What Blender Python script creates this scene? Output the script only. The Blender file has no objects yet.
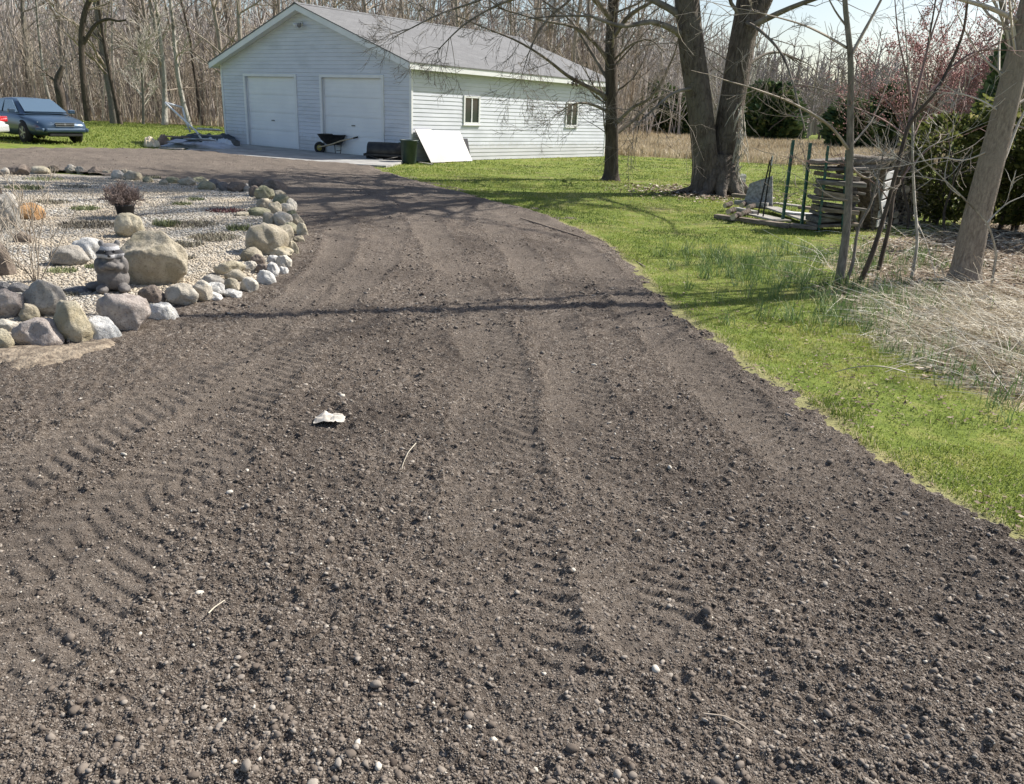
import bpy, math, random
import numpy as np
from mathutils import Vector, Matrix
R = math.radians
sc = bpy.context.scene
COL = sc.collection
rng = np.random.default_rng(7)
random.seed(7)

# ------------------------------------------------------------------ camera
F, PITCH, ROLL, CH = 800.6, 0.33676, 0.043189, 1.65
fw = np.array([0, math.cos(PITCH), -math.sin(PITCH)])
_r = np.array([1.0, 0, 0]); _u = np.cross(_r, fw)
rt = math.cos(ROLL)*_r + math.sin(ROLL)*_u
up = -math.sin(ROLL)*_r + math.cos(ROLL)*_u
EYE = np.array([0, 0, CH])
def ray(px, py): return fw + rt*(px-512)/F - up*(py-392)/F
def G(px, py, z=0.0):
    d = ray(px, py); return EYE + d*(z-CH)/d[2]
def AT(px, py, Y):
    d = ray(px, py); return EYE + d*Y/d[1]
def dep(P): return float((np.asarray(P)-EYE) @ fw)
def PX(P):
    d = np.asarray(P, float)-EYE; z = d @ fw
    return 512+F*(d @ rt)/z, 392-F*(d @ up)/z
cam = bpy.data.cameras.new('camera'); co = bpy.data.objects.new('camera', cam); COL.objects.link(co)
mw = Matrix.Identity(4)
for i in range(3):
    mw[i][0], mw[i][1], mw[i][2], mw[i][3] = rt[i], up[i], -fw[i], EYE[i]
co.matrix_world = mw
cam.sensor_width = 36; cam.lens = F/1024*36; cam.clip_start = 0.05; cam.clip_end = 3000
sc.camera = co

# ------------------------------------------------------------------ world, sun
SAZ, SEL = 29.0, 44.0
w = bpy.data.worlds.new('World'); sc.world = w; w.use_nodes = True
nt = w.node_tree; bg = nt.nodes['Background']
sky = nt.nodes.new('ShaderNodeTexSky'); sky.sky_type = 'NISHITA'; sky.sun_disc = False
sky.sun_elevation = R(SEL); sky.sun_rotation = R(90-SAZ); sky.air_density = 1.0; sky.dust_density = 1.8; sky.ozone_density = 1.0
nt.links.new(sky.outputs[0], bg.inputs[0]); bg.inputs[1].default_value = 0.095
sl = bpy.data.lights.new('sun', 'SUN'); sl.energy = 5.0; sl.angle = R(0.5); sl.color = (1, 0.95, 0.87)
so = bpy.data.objects.new('sun', sl); COL.objects.link(so)
sd = Vector((math.cos(R(SAZ))*math.cos(R(SEL)), math.sin(R(SAZ))*math.cos(R(SEL)), math.sin(R(SEL))))
so.rotation_euler = sd.to_track_quat('Z', 'Y').to_euler(); so.location = (20, 10, 30)
vs = sc.view_settings; vs.view_transform = 'Standard'; vs.look = 'None'; vs.exposure = 0.66; vs.gamma = 1
vs.use_curve_mapping = False

# ------------------------------------------------------------------ helpers
def tag(o, label=None, cat=None, group=None, kind=None):
    if label: o['label'] = label
    if cat: o['category'] = cat
    if group: o['group'] = group
    if kind: o['kind'] = kind
    return o
def empty(name, loc, rz=0, label=None, cat=None, group=None, rot=None):
    o = bpy.data.objects.new(name, None); COL.objects.link(o); o.location = [float(v) for v in loc]
    o.rotation_euler = rot if rot else (0, 0, rz)
    o.empty_display_size = 0.2
    return tag(o, label, cat, group)
def link(name, me, mat=None, parent=None, loc=None):
    o = bpy.data.objects.new(name, me); COL.objects.link(o)
    if mat:
        for m in (mat if isinstance(mat, (list, tuple)) else [mat]): me.materials.append(m)
    if parent: o.parent = parent
    if loc is not None: o.location = [float(v) for v in loc]
    return o
def np_mesh(name, V, faces, attrs=None, smooth=False, fattr=None):
    """faces: list of (n,k) int arrays with constant k each"""
    me = bpy.data.meshes.new(name)
    V = np.asarray(V, np.float32); faces = [np.asarray(f, np.int32) for f in faces if len(f)]
    nl = sum(f.size for f in faces); nf = sum(len(f) for f in faces)
    me.vertices.add(len(V)); me.vertices.foreach_set('co', V.ravel())
    me.loops.add(nl); me.polygons.add(nf)
    me.loops.foreach_set('vertex_index', np.concatenate([f.ravel() for f in faces]))
    tot = np.concatenate([np.full(len(f), f.shape[1], np.int32) for f in faces])
    st = np.concatenate([[0], np.cumsum(tot)[:-1]]).astype(np.int32)
    me.polygons.foreach_set('loop_start', st); me.polygons.foreach_set('loop_total', tot)
    if smooth: me.polygons.foreach_set('use_smooth', np.ones(nf, bool))
    me.update(calc_edges=True)
    for k, v in (attrs or {}).items():
        a = me.attributes.new(k, 'FLOAT', 'POINT'); a.data.foreach_set('value', np.asarray(v, np.float32))
    return me
class MB:
    def __init__(s): s.v = []; s.f = []; s.sm = []
    def add(s, vs_, fs, smooth=False):
        b = len(s.v); s.v += [tuple(float(c) for c in v) for v in vs_]; s.f += [tuple(i+b for i in f) for f in fs]; s.sm += [smooth]*len(fs)
        return s
    def box(s, c, d, M=None, taper=1.0, bev=0.0):
        x, y, z = [k/2 for k in d]; P = []
        for sz in (-1, 1):
            t = taper if sz > 0 else 1
            for a, b in ((-1, -1), (1, -1), (1, 1), (-1, 1)): P.append(Vector((a*x*t, b*y*t, sz*z)))
        if M is not None: P = [M @ p for p in P]
        P = [p+Vector([float(k) for k in c]) for p in P]
        return s.add(P, [(3, 2, 1, 0), (4, 5, 6, 7), (0, 1, 5, 4), (1, 2, 6, 5), (2, 3, 7, 6), (3, 0, 4, 7)])
    def tube(s, pts, rad, n=8, cap=True, smooth=True):
        pts = [Vector([float(k) for k in p]) for p in pts]
        if not hasattr(rad, '__len__'): rad = [rad]*len(pts)
        V = []; u = None
        for i, p in enumerate(pts):
            t = (pts[min(i+1, len(pts)-1)]-pts[max(i-1, 0)])
            t = t.normalized() if t.length > 1e-9 else Vector((0, 0, 1))
            if u is None: u = t.orthogonal().normalized()
            else:
                u = (u-t*u.dot(t)); u = u.normalized() if u.length > 1e-6 else t.orthogonal().normalized()
            vv = t.cross(u)
            for k in range(n):
                a = 2*math.pi*k/n; V.append(p+(u*math.cos(a)+vv*math.sin(a))*rad[i])
        Fs = [(i*n+k, i*n+(k+1) % n, (i+1)*n+(k+1) % n, (i+1)*n+k) for i in range(len(pts)-1) for k in range(n)]
        s.add(V, Fs, smooth)
        if cap:
            b = len(s.v)-len(V)
            s.f.append(tuple(b+k for k in reversed(range(n)))); s.sm.append(False)
            s.f.append(tuple(b+(len(pts)-1)*n+k for k in range(n))); s.sm.append(False)
        return s
    def lathe(s, prof, n=20, c=(0, 0, 0), M=None, smooth=True, sx=1, sy=1):
        V = []
        for r, z in prof:
            for k in range(n):
                a = 2*math.pi*k/n; p = Vector((r*math.cos(a)*sx, r*math.sin(a)*sy, z))
                if M is not None: p = M @ p
                V.append(p+Vector([float(q) for q in c]))
        return s.add(V, [(i*n+k, i*n+(k+1) % n, (i+1)*n+(k+1) % n, (i+1)*n+k) for i in range(len(prof)-1) for k in range(n)], smooth)
    def prism(s, poly, z0, z1):
        n = len(poly); V = [(p[0], p[1], z0) for p in poly]+[(p[0], p[1], z1) for p in poly]
        return s.add(V, [tuple(reversed(range(n))), tuple(range(n, 2*n))]+[(i, (i+1) % n, n+(i+1) % n, n+i) for i in range(n)])
    def xf(s, M):
        s.v = [tuple(M @ Vector(v)) for v in s.v]; return s
    def build(s, name, mat=None, parent=None, loc=None, bevel=0, subs=0):
        me = bpy.data.meshes.new(name); me.from_pydata(s.v, [], s.f); me.polygons.foreach_set('use_smooth', s.sm); me.update()
        o = link(name, me, mat, parent, loc)
        if bevel:
            m = o.modifiers.new('bevel', 'BEVEL'); m.width = bevel; m.segments = 2; m.limit_method = 'ANGLE'
        if subs:
            m = o.modifiers.new('sub', 'SUBSURF'); m.levels = m.render_levels = subs
        return o
def RZ(a): return Matrix.Rotation(a, 3, 'Z')
def RX(a): return Matrix.Rotation(a, 3, 'X')
def RY(a): return Matrix.Rotation(a, 3, 'Y')

# noise -------------------------------------------------------------
def _h(i, j, s):
    with np.errstate(over='ignore'):
        n = (i.astype(np.int64)*374761393+j.astype(np.int64)*668265263+s*1442695041).astype(np.uint32)
        n = (n ^ (n >> 13))*np.uint32(1274126177); n = n ^ (n >> 16)
    return (n & 0xffff).astype(np.float64)/65535.0
def vn(x, y, s=0):
    x = np.asarray(x, float); y = np.asarray(y, float)
    i = np.floor(x); j = np.floor(y); a = x-i; b = y-j; a = a*a*(3-2*a); b = b*b*(3-2*b)
    i = i.astype(np.int64); j = j.astype(np.int64)
    return (_h(i, j, s)*(1-a)+_h(i+1, j, s)*a)*(1-b)+(_h(i, j+1, s)*(1-a)+_h(i+1, j+1, s)*a)*b
def fbm(x, y, s=0, o=3):
    t = 0; a = .5; n = 0
    for k in range(o):
        c, q = math.cos(k*1.1), math.sin(k*1.1)
        t = t+a*vn((x*c-y*q)*2**k, (x*q+y*c)*2**k, s+k*17); n += a; a *= .5
    return t/n
def sstep(a, b, x):
    t = np.clip((x-a)/(b-a), 0, 1); return t*t*(3-2*t)
def sdist(P, x, y):
    """signed distance to polygon, positive inside"""
    P = np.asarray(P, float)[:, :2]; x = np.asarray(x, float); y = np.asarray(y, float)
    d = np.full(x.shape, 1e9); ins = np.zeros(x.shape, bool)
    for k in range(len(P)):
        a = P[k]; b = P[(k+1) % len(P)]; e = b-a
        t = np.clip(((x-a[0])*e[0]+(y-a[1])*e[1])/(e@e), 0, 1)
        d = np.minimum(d, np.hypot(x-a[0]-t*e[0], y-a[1]-t*e[1]))
        c = ((a[1] > y) != (b[1] > y)) & (x < (b[0]-a[0])*(y-a[1])/((b[1]-a[1]) or 1e-9)+a[0]); ins ^= c
    return np.where(ins, d, -d)

# materials -----------------------------------------------------------
def newmat(name):
    m = bpy.data.materials.new(name); m.use_nodes = True
    return m, m.node_tree, m.node_tree.nodes['Principled BSDF']
def nd(t, ty, **k):
    n = t.nodes.new(ty)
    for a, b in k.items(): setattr(n, a, b)
    return n
def ramp(t, fac, stops, interp='LINEAR'):
    r = nd(t, 'ShaderNodeValToRGB'); r.color_ramp.interpolation = interp
    e = r.color_ramp.elements
    while len(e) < len(stops): e.new(0.5)
    for i, (p, c) in enumerate(stops): e[i].position = p; e[i].color = (*c, 1)
    t.links.new(fac, r.inputs[0]); return r.outputs[0]
def coords(t, kind='Object', scale=(1, 1, 1)):
    tc = nd(t, 'ShaderNodeTexCoord'); mp = nd(t, 'ShaderNodeMapping'); mp.inputs['Scale'].default_value = scale
    t.links.new(tc.outputs[kind], mp.inputs[0]); return mp.outputs[0]
def worldpos(t, scale=(1, 1, 1)):
    g = nd(t, 'ShaderNodeNewGeometry'); mp = nd(t, 'ShaderNodeMapping'); mp.inputs['Scale'].default_value = scale
    t.links.new(g.outputs['Position'], mp.inputs[0]); return mp.outputs[0]
def noise(t, v, s, d=3, r=.55):
    n = nd(t, 'ShaderNodeTexNoise'); n.inputs['Scale'].default_value = s; n.inputs['Detail'].default_value = d; n.inputs['Roughness'].default_value = r
    t.links.new(v, n.inputs['Vector']); return n.outputs['Fac']
def voro(t, v, s, out='Distance', feat='F1'):
    n = nd(t, 'ShaderNodeTexVoronoi'); n.feature = feat; n.inputs['Scale'].default_value = s
    t.links.new(v, n.inputs['Vector']); return n.outputs[out]
def bump(t, bs, h, strength, dist, prev=None):
    b = nd(t, 'ShaderNodeBump'); b.inputs['Strength'].default_value = strength; b.inputs['Distance'].default_value = dist
    t.links.new(h, b.inputs['Height'])
    if prev is not None: t.links.new(prev, b.inputs['Normal'])
    if bs is not None: t.links.new(b.outputs[0], bs.inputs['Normal'])
    return b.outputs[0]
def mixc(t, fac, a, b, mode='MIX'):
    m = nd(t, 'ShaderNodeMix'); m.data_type = 'RGBA'; m.blend_type = mode
    for inp, v in ((m.inputs['Factor'], fac), (m.inputs['A'], a), (m.inputs['B'], b)):
        if isinstance(v, (float, int)): inp.default_value = v
        elif isinstance(v, tuple): inp.default_value = (*v, 1)
        else: t.links.new(v, inp)
    return m.outputs['Result']
def attr(t, name):
    a = nd(t, 'ShaderNodeAttribute'); a.attribute_name = name; return a.outputs['Fac']
def M(name, c1, c2=None, s=4, rough=.7, bmp=0, bs=None, stretch=(1, 1, 1), metal=0, spec=.5, det=4, c3=None, s3=1.0, lo=.35, hi=.65, coat=0):
    m, t, b = newmat(name); v = coords(t, 'Object', stretch)
    n = noise(t, v, s, det)
    c = ramp(t, n, [(lo, c1), (hi, c2 or tuple(min(1, k*1.15) for k in c1))])
    if c3:
        n3 = noise(t, v, s3, 3); f = ramp(t, n3, [(.52, (0, 0, 0)), (.66, (1, 1, 1))]); c = mixc(t, f, c, c3)
    t.links.new(c, b.inputs['Base Color']); b.inputs['Roughness'].default_value = rough; b.inputs['Metallic'].default_value = metal
    b.inputs['Specular IOR Level'].default_value = spec; b.inputs['Coat Weight'].default_value = coat
    if bmp: bump(t, b, noise(t, v, bs or s*3, 5), 1.0, bmp)
    return m
def Mtint(name, stops, rough=.8, trans=0, extra=None, spec=.3, bmp=0):
    m, t, b = newmat(name); c = ramp(t, attr(t, 'tint'), stops)
    if extra:
        n = noise(t, worldpos(t), extra[0], 3); c = mixc(t, ramp(t, n, [(.4, (0, 0, 0)), (.62, (1, 1, 1))]), c, extra[1])
    t.links.new(c, b.inputs['Base Color']); b.inputs['Roughness'].default_value = rough; b.inputs['Specular IOR Level'].default_value = spec
    if bmp: bump(t, b, noise(t, worldpos(t), 60, 4), 1.0, bmp)
    if trans:
        tr = nd(t, 'ShaderNodeBsdfTranslucent'); t.links.new(c, tr.inputs[0]); mx = nd(t, 'ShaderNodeMixShader'); mx.inputs[0].default_value = trans
        t.links.new(b.outputs[0], mx.inputs[1]); t.links.new(tr.outputs[0], mx.inputs[2]); t.links.new(mx.outputs[0], t.nodes['Material Output'].inputs[0])
    return m
def bark(name, c1, c2, c3=None, s=1.0, bd=.02, crack=.35):
    m, t, b = newmat(name); v = coords(t, 'Object', (1, 1, .30)); v2 = coords(t, 'Object')
    n = noise(t, v, 14*s, 6, .65); r = voro(t, v, 22*s)
    c = ramp(t, n, [(.3, c1), (.68, c2)])
    if c3: c = mixc(t, ramp(t, noise(t, v2, 1.7, 4), [(.5, (0, 0, 0)), (.62, (1, 1, 1))]), c, c3)
    vv = nd(t, 'ShaderNodeVectorMath'); vv.operation = 'ADD'; nn_ = nd(t, 'ShaderNodeTexNoise'); nn_.inputs['Scale'].default_value = 6; t.links.new(v2, nn_.inputs['Vector']); sc_ = nd(t, 'ShaderNodeVectorMath'); sc_.operation = 'SCALE'; sc_.inputs['Scale'].default_value = .09; t.links.new(nn_.outputs['Color'], sc_.inputs[0]); t.links.new(v, vv.inputs[0]); t.links.new(sc_.outputs[0], vv.inputs[1])
    ck = voro(t, vv.outputs[0], 13*s, feat='DISTANCE_TO_EDGE'); cf = ramp(t, ck, [(.0, (crack,)*3), (.09, (0, 0, 0))]); c = mixc(t, cf, c, tuple(q*.45 for q in c1))
    t.links.new(c, b.inputs['Base Color']); b.inputs['Roughness'].default_value = .9; b.inputs['Specular IOR Level'].default_value = .2
    p = bump(t, None, ramp(t, ck, [(0, (0, 0, 0)), (.18, (1, 1, 1))]), min(1, crack*1.5), bd); bump(t, b, n, .9, bd, p)
    return m

MT = {}
MT['bark_grey'] = bark('bark_grey', (.10, .085, .07), (.30, .265, .225), (.20, .19, .15), crack=.08, s=2, bd=.01)
MT['bark_brown'] = bark('bark_brown', (.06, .046, .037), (.19, .155, .13), (.17, .145, .12))
MT['bark_smooth'] = bark('bark_smooth', (.16, .13, .105), (.38, .33, .27), (.29, .25, .205), s=3.0, bd=.014, crack=.22)
MT['bark_pale'] = bark('bark_pale', (.30, .28, .245), (.56, .53, .47), (.18, .16, .13))
MT['bark_dark'] = bark('bark_dark', (.045, .036, .03), (.13, .105, .085), crack=.12)
MT['bark_woods'] = bark('bark_woods', (0.187, 0.160, 0.132), (0.484, 0.427, 0.360), (0.330, 0.296, 0.252), s=.6)
MT['twig'] = M('twig', (.24, .20, .16), (.43, .37, .30), s=3, rough=.85, spec=.2)
MT['limb'] = M('limb_bark', (.13, .108, .09), (.30, .262, .215), s=3, rough=.88, spec=.2)
MT['twig_pale'] = M('twig_pale', (.38, .34, .29), (.58, .54, .47), s=3, rough=.85, spec=.2)
MT['twig_dark'] = M('twig_dark', (.09, .072, .06), (.20, .165, .14), s=3, rough=.85, spec=.2)
MT['twig_red'] = M('twig_red', (.18, .12, .11), (.33, .22, .20), s=3, rough=.8, spec=.2)
MT['bud_red'] = M('bud_red', (.30, .125, .125), (.45, .24, .225), s=2, rough=.8)
MT['weathered'] = M('weathered_wood', (.20, .185, .165), (.42, .40, .365), s=5, stretch=(1, 5, 5), rough=.9, bmp=.004, bs=30, spec=.2)
MT['old_wood'] = M('old_wood', (.11, .085, .065), (.30, .25, .2), s=6, stretch=(1, 4, 4), rough=.9, bmp=.006, bs=24, spec=.2)
MT['timber_grey'] = M('timber_grey', (.09, .08, .07), (.24, .22, .195), s=5, stretch=(1, 5, 5), rough=.9, bmp=.006, bs=24, spec=.2)
MT['lumber'] = M('lumber', (.42, .33, .21), (.62, .5, .34), s=5, stretch=(1, 6, 6), rough=.75)
MT['white_wood'] = M('white_painted_wood', (.62, .62, .6), (.8, .8, .78), s=6, rough=.6, c3=(.4, .38, .35), s3=3)

# ------------------------------------------------------------------ tubes in numpy (trees, twigs)
def tubes_np(branches, attrs=False):
    """branches: list of (pts (n,3), radii (n,)) -> V, F"""
    VV = []; FF = []; off = 0
    for pts, rad in branches:
        pts = np.asarray(pts, float); rad = np.asarray(rad, float)
        r0 = rad.max(); n = 12 if r0 > .12 else 7 if r0 > .04 else 4 if r0 > .018 else 3
        t = np.gradient(pts, axis=0); t /= np.linalg.norm(t, axis=1)[:, None]+1e-9
        ref = np.array([0.31, .95, 0.05]) if abs(t[0, 2]) > .7 else np.array([0.02, 0.05, 1.])
        u = np.cross(t, ref); u /= np.linalg.norm(u, axis=1)[:, None]+1e-9; v = np.cross(t, u)
        a = np.linspace(0, 2*math.pi, n, endpoint=False)
        rr = rad[:, None]
        if r0 > .12: rr = rr*(1+.07*np.sin(3*a+pts[:, 2:3]*.7)+.05*np.sin(5*a+1.3-pts[:, 2:3]*1.1))
        V = pts[:, None, :]+rr[..., None]*(np.cos(a)[None, :, None]*u[:, None]+np.sin(a)[None, :, None]*v[:, None])
        m = len(pts); i, k = np.meshgrid(np.arange(m-1), np.arange(n), indexing='ij')
        Fq = np.stack([i*n+k, i*n+(k+1) % n, (i+1)*n+(k+1) % n, (i+1)*n+k], -1).reshape(-1, 4)+off
        VV.append(V.reshape(-1, 3)); FF.append(Fq); off += m*n
    return np.concatenate(VV), np.concatenate(FF)
def tube_obj(name, branches, mat, parent=None, loc=None, origin=None):
    V, Fq = tubes_np(branches)
    if origin is not None: V = V-np.asarray(origin)
    return link(name, np_mesh(name, V, [Fq], smooth=True), mat, parent, loc)
def nrm(v): v = np.asarray(v, float); return v/(np.linalg.norm(v)+1e-9)
def grow(rg, p, d, L, r, lvl, maxl, out, upt=.12, wander=.16, kids=5, spread=.75, ratio=.55, rend=.25, tstart=.25, nseg=None):
    n = nseg or (6 if lvl == 0 else 5 if lvl == 1 else 4)
    pts = [np.array(p, float)]; d = nrm(d); ds = [d]
    for k in range(n):
        d = nrm(d+rg.normal(0, wander, 3)+np.array([0, 0, upt])); pts.append(pts[-1]+d*L/n); ds.append(d)
    rad = np.linspace(r, max(r*rend, .0025), n+1)
    out.append((np.array(pts), rad, lvl))
    if lvl < maxl:
        kk = max(1, int(rg.poisson(kids)))
        for _ in range(kk):
            t = rg.uniform(tstart, 1.0); i = min(n-1, int(t*n)); fr = t*n-i
            q = pts[i]*(1-fr)+pts[i+1]*fr; dd = ds[i+1]
            perp = nrm(np.cross(dd, rg.normal(0, 1, 3))); a = rg.normal(spread, .15)
            nd_ = dd*math.cos(a)+perp*math.sin(a)
            rl = rad[i]*(1-fr)+rad[i+1]*fr
            grow(rg, q, nd_, L*ratio*rg.uniform(.7, 1.2)*(1.15-.5*t), max(rl*.62, .004), lvl+1, maxl, out, upt, wander*1.15, kids*.8, spread, ratio, rend, .2)
    return out
def trace(pxs, Y, widths, jit=0.0, seed=0, n=None):
    """pixel polyline traced onto the depth Y -> smooth 3D points and radii"""
    rg = np.random.default_rng(seed)
    Ys = Y if hasattr(Y, '__len__') else [Y]*len(pxs)
    P = np.array([AT(a, b, yy) for (a, b), yy in zip(pxs, Ys)])
    P[1:, 1] += rg.normal(0, jit, len(P)-1) if jit else 0
    W = np.array([w_*dep(p)/F/2 for w_, p in zip(widths, P)])
    n = n or len(P)*3; tt = np.linspace(0, len(P)-1, n); Q = []
    for t in tt:
        i = min(int(t), len(P)-2); f = t-i
        p0, p1, p2, p3 = P[max(i-1, 0)], P[i], P[i+1], P[min(i+2, len(P)-1)]
        Q.append(.5*((2*p1)+(-p0+p2)*f+(2*p0-5*p1+4*p2-p3)*f*f+(-p0+3*p1-3*p2+p3)*f**3))
    Rr = np.interp(tt, np.arange(len(P)), W)
    return np.array(Q), Rr
def sprout(rg, line, out, n, L, r, spread=.8, maxl=2, lvl=1, t0=.2, upt=.1, kids=4, wander=.16, rmax=.6):
    pts, rad = line
    for _ in range(n):
        t = rg.uniform(t0, 1)*(len(pts)-1); i = min(int(t), len(pts)-2); f = t-i
        q = pts[i]*(1-f)+pts[i+1]*f; dd = nrm(pts[i+1]-pts[i]); perp = nrm(np.cross(dd, rg.normal(0, 1, 3)))
        a = rg.normal(spread, .2); grow(rg, q, dd*math.cos(a)+perp*math.sin(a), L*rg.uniform(.5, 1.2), min(r, rad[i]*rmax), lvl, maxl, out, upt, wander, kids, .7, .55)
def split(out, lv=1):
    return [(p, r) for p, r, l in out if l < lv], [(p, r) for p, r, l in out if l >= lv]

# ================================================================== GROUND
def gp(l): return [G(a, b)[:2] for a, b in l]
DR_EDGE = gp([(1024, 540), (960, 503), (900, 465), (850, 435), (800, 400), (760, 372), (720, 345), (690, 320), (660, 295), (640, 272), (610, 246), (580, 229), (545, 215), (500, 204), (450, 191), (410, 180), (385, 172), (372, 166.5)])
APR_N = gp([(340, 164.5), (290, 160.5), (250, 157), (205, 152.5), (185, 150.5)])
DRIVE = [(3.6, -3), (2.95, 0), (2.55, 1.6)]+[tuple(p) for p in DR_EDGE]+[tuple(p) for p in APR_N]+[tuple(p) for p in gp([(150, 150.5), (100, 149.5), (50, 149.5), (0, 149.5)])]+[(-30, 22), (-32, 6), (-12, -3)]
BED = [tuple(p) for p in gp([(0, 356), (60, 350), (110, 346), (150, 335), (185, 314), (225, 303), (262, 293), (283, 280), (297, 264), (307, 246), (309, 226), (300, 208), (287, 194), (262, 186), (235, 187), (200, 184), (160, 180), (120, 176), (80, 172), (40, 171), (0, 172)])]+[(-13, 16), (-14.5, 12), (-12, 7), (-7, 4.4)]

TRACKS = [([(540, 700), (515, 620), (497, 520), (497, 430), (492, 360), (470, 300), (440, 245), (408, 205), (350, 180)], .46),
          ([(650, 640), (622, 560), (600, 480), (575, 400), (560, 330), (530, 270), (490, 225)], .40),
          ([(0, 690), (80, 600), (150, 520), (210, 440), (280, 360), (330, 310), (372, 270), (395, 235), (370, 200)], .46),
          ([(0, 500), (90, 445), (170, 400), (240, 350), (300, 305), (335, 265), (345, 225)], .40),
          ([(980, 640), (930, 590), (850, 515), (760, 430), (690, 370), (630, 300), (575, 250)], .42),
          ([(0, 590), (60, 545), (140, 500), (220, 470)], .36)]
TR3 = []
for pl, wd in TRACKS:
    P = np.array(gp(pl)); tt = np.linspace(0, len(P)-1, len(P)*2); TR3.append((np.stack([np.interp(tt, np.arange(len(P)), P[:, k]) for k in (0, 1)], 1), wd))
def track_field(x, y):
    tr = np.zeros(x.shape); hh = np.zeros(x.shape)
    for ti, (P, wd) in enumerate(TR3):
        bd = np.full(x.shape, 9.); ss = np.zeros(x.shape); sg = np.zeros(x.shape); s0 = 0
        for k in range(len(P)-1):
            e = P[k+1]-P[k]; l = np.linalg.norm(e); e = e/l
            a = (x-P[k, 0])*e[0]+(y-P[k, 1])*e[1]; c = np.clip(a, 0, l)
            d = np.hypot(x-P[k, 0]-c*e[0], y-P[k, 1]-c*e[1]); s_ = (x-P[k, 0])*e[1]-(y-P[k, 1])*e[0]
            m = d < bd; bd = np.where(m, d, bd); ss = np.where(m, s0+c, ss); sg = np.where(m, np.sign(s_)*d, sg); s0 += l
        ww = wd/2; wob = (vn(ss*2, 0*ss, 40+ti)-.5)*.06; q = np.abs(sg+wob)
        ins = 1-sstep(ww*.85, ww*1.1, q)
        ph = ((ss+.62*q+.045*(sg > 0)+.012*(vn(x*5, y*5, 56)-.5))/.098) % 1.0; lug = sstep(0, .16, ph)*(1-sstep(.30, .95, ph))
        fade = sstep(.3, .55, fbm(x*1.3+ti*7, y*1.3, 60+ti, 2))
        hh += ins*(-.010+lug*.0155*(.6+.4*fade)*(1-sstep(.35, .62, vn(x*3.1, y*3.1, 57))*.3)) + .012*np.exp(-((q-ww*1.12)/.05)**2)*fade
        tr = np.maximum(tr, ins*(.35+.5*fade))
    return tr, hh
def drive_h(x, y, tf=None):
    d = sdist(DRIVE, x, y); d = d+(fbm(x*3, y*3, 5, 3)-.5)*.20*np.clip((y+2)/8, .6, 1.2)+(fbm(x*11, y*11, 6, 2)-.5)*.12
    tr, hh = tf if tf is not None else track_field(x, y)
    rough = 1-.72*tr
    z = -.03+.076*sstep(-.15, .22, d)+(fbm(x*.5, y*.5, 1, 2)-.5)*.05+(fbm(x*2.2, y*2.2, 2, 2)-.5)*.035
    z = z+.02*np.clip((y-8)/10, 0, 1); z = z+rough*((fbm(x*8, y*8, 3, 2)-.5)*.026)+hh
    n1 = fbm(x*26, y*26, 8, 2); n2 = vn(x*62, y*62, 9)
    z = z+rough*(  .022*np.maximum(n1-.44, 0)*2+.008*(n2-.5)+.006*(vn(x*115, y*115, 12)-.5))+.003*(n2-.5)
    return z
# driveway mesh: rows get coarser with distance
k = .0032
rows = np.exp(np.arange(math.log(1.65), math.log(46), k))-1.0
u_ = np.arange(-1.02, .78, k)
Y, U = np.meshgrid(rows, u_, indexing='ij'); X = U*(Y+1.0)
tf = track_field(X, Y); Z = drive_h(X, Y, tf); D = sdist(DRIVE, X, Y)
nr, nc = X.shape
i, j = np.meshgrid(np.arange(nr-1), np.arange(nc-1), indexing='ij')
Q = np.stack([i*nc+j, i*nc+j+1, (i+1)*nc+j+1, (i+1)*nc+j], -1).reshape(-1, 4)
BD = sdist(BED, X, Y)
ok = ((D.ravel() > -.4) & (BD.ravel() < .35))[Q].any(1); Q = Q[ok]
used = np.unique(Q); mp_ = np.full(nr*nc, -1); mp_[used] = np.arange(len(used)); Q = mp_[Q]
V = np.stack([X, Y, Z], -1).reshape(-1, 3)[used]
me = np_mesh('driveway', V, [Q], {'track': tf[0].ravel()[used]}, smooth=True)
m, t, b = newmat('crushed_asphalt_soil'); wp = worldpos(t)
c = ramp(t, noise(t, wp, 34, 5, .7), [(.30, (0.098, 0.076, 0.060)), (.50, (0.198, 0.159, 0.126)), (.72, (0.374, 0.316, 0.259))])
vc = voro(t, wp, 75, 'Color'); bw = nd(t, 'ShaderNodeRGBToBW'); t.links.new(vc, bw.inputs[0])
c = mixc(t, .55, c, ramp(t, bw.outputs[0], [(.2, (0.074, 0.059, 0.049)), (.5, (0.165, 0.137, 0.116)), (.72, (0.314, 0.272, 0.236)), (.9, (0.544, 0.487, 0.429))]))
big = noise(t, wp, .8, 4, .6)
c = mixc(t, ramp(t, big, [(.44, (0, 0, 0)), (.70, (.5, .5, .5))]), c, (.24, .198, .163))
c = mixc(t, ramp(t, noise(t, worldpos(t, (1, 1, 1)), .55, 3, .6), [(.36, (.62, .62, .62)), (.52, (0, 0, 0))]), c, (.088, .072, .062))  # dark soil patches by noise; tree shade is put into this colour too
tk = ramp(t, attr(t, 'track'), [(.1, (0, 0, 0)), (.9, (.55, .55, .55))]); c = mixc(t, tk, c, (.245, .207, .173))
t.links.new(c, b.inputs['Base Color']); b.inputs['Roughness'].default_value = .95; b.inputs['Specular IOR Level'].default_value = .15
p = bump(t, None, voro(t, wp, 75), 1, -.010); p = bump(t, None, noise(t, wp, 60, 5, .75), 1, .018, p); p = bump(t, None, voro(t, wp, 170), 1, -.005, p); bump(t, b, noise(t, wp, 240, 3, .6), 1, .004, p)
tag(link('driveway', me, m), kind='structure')

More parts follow.
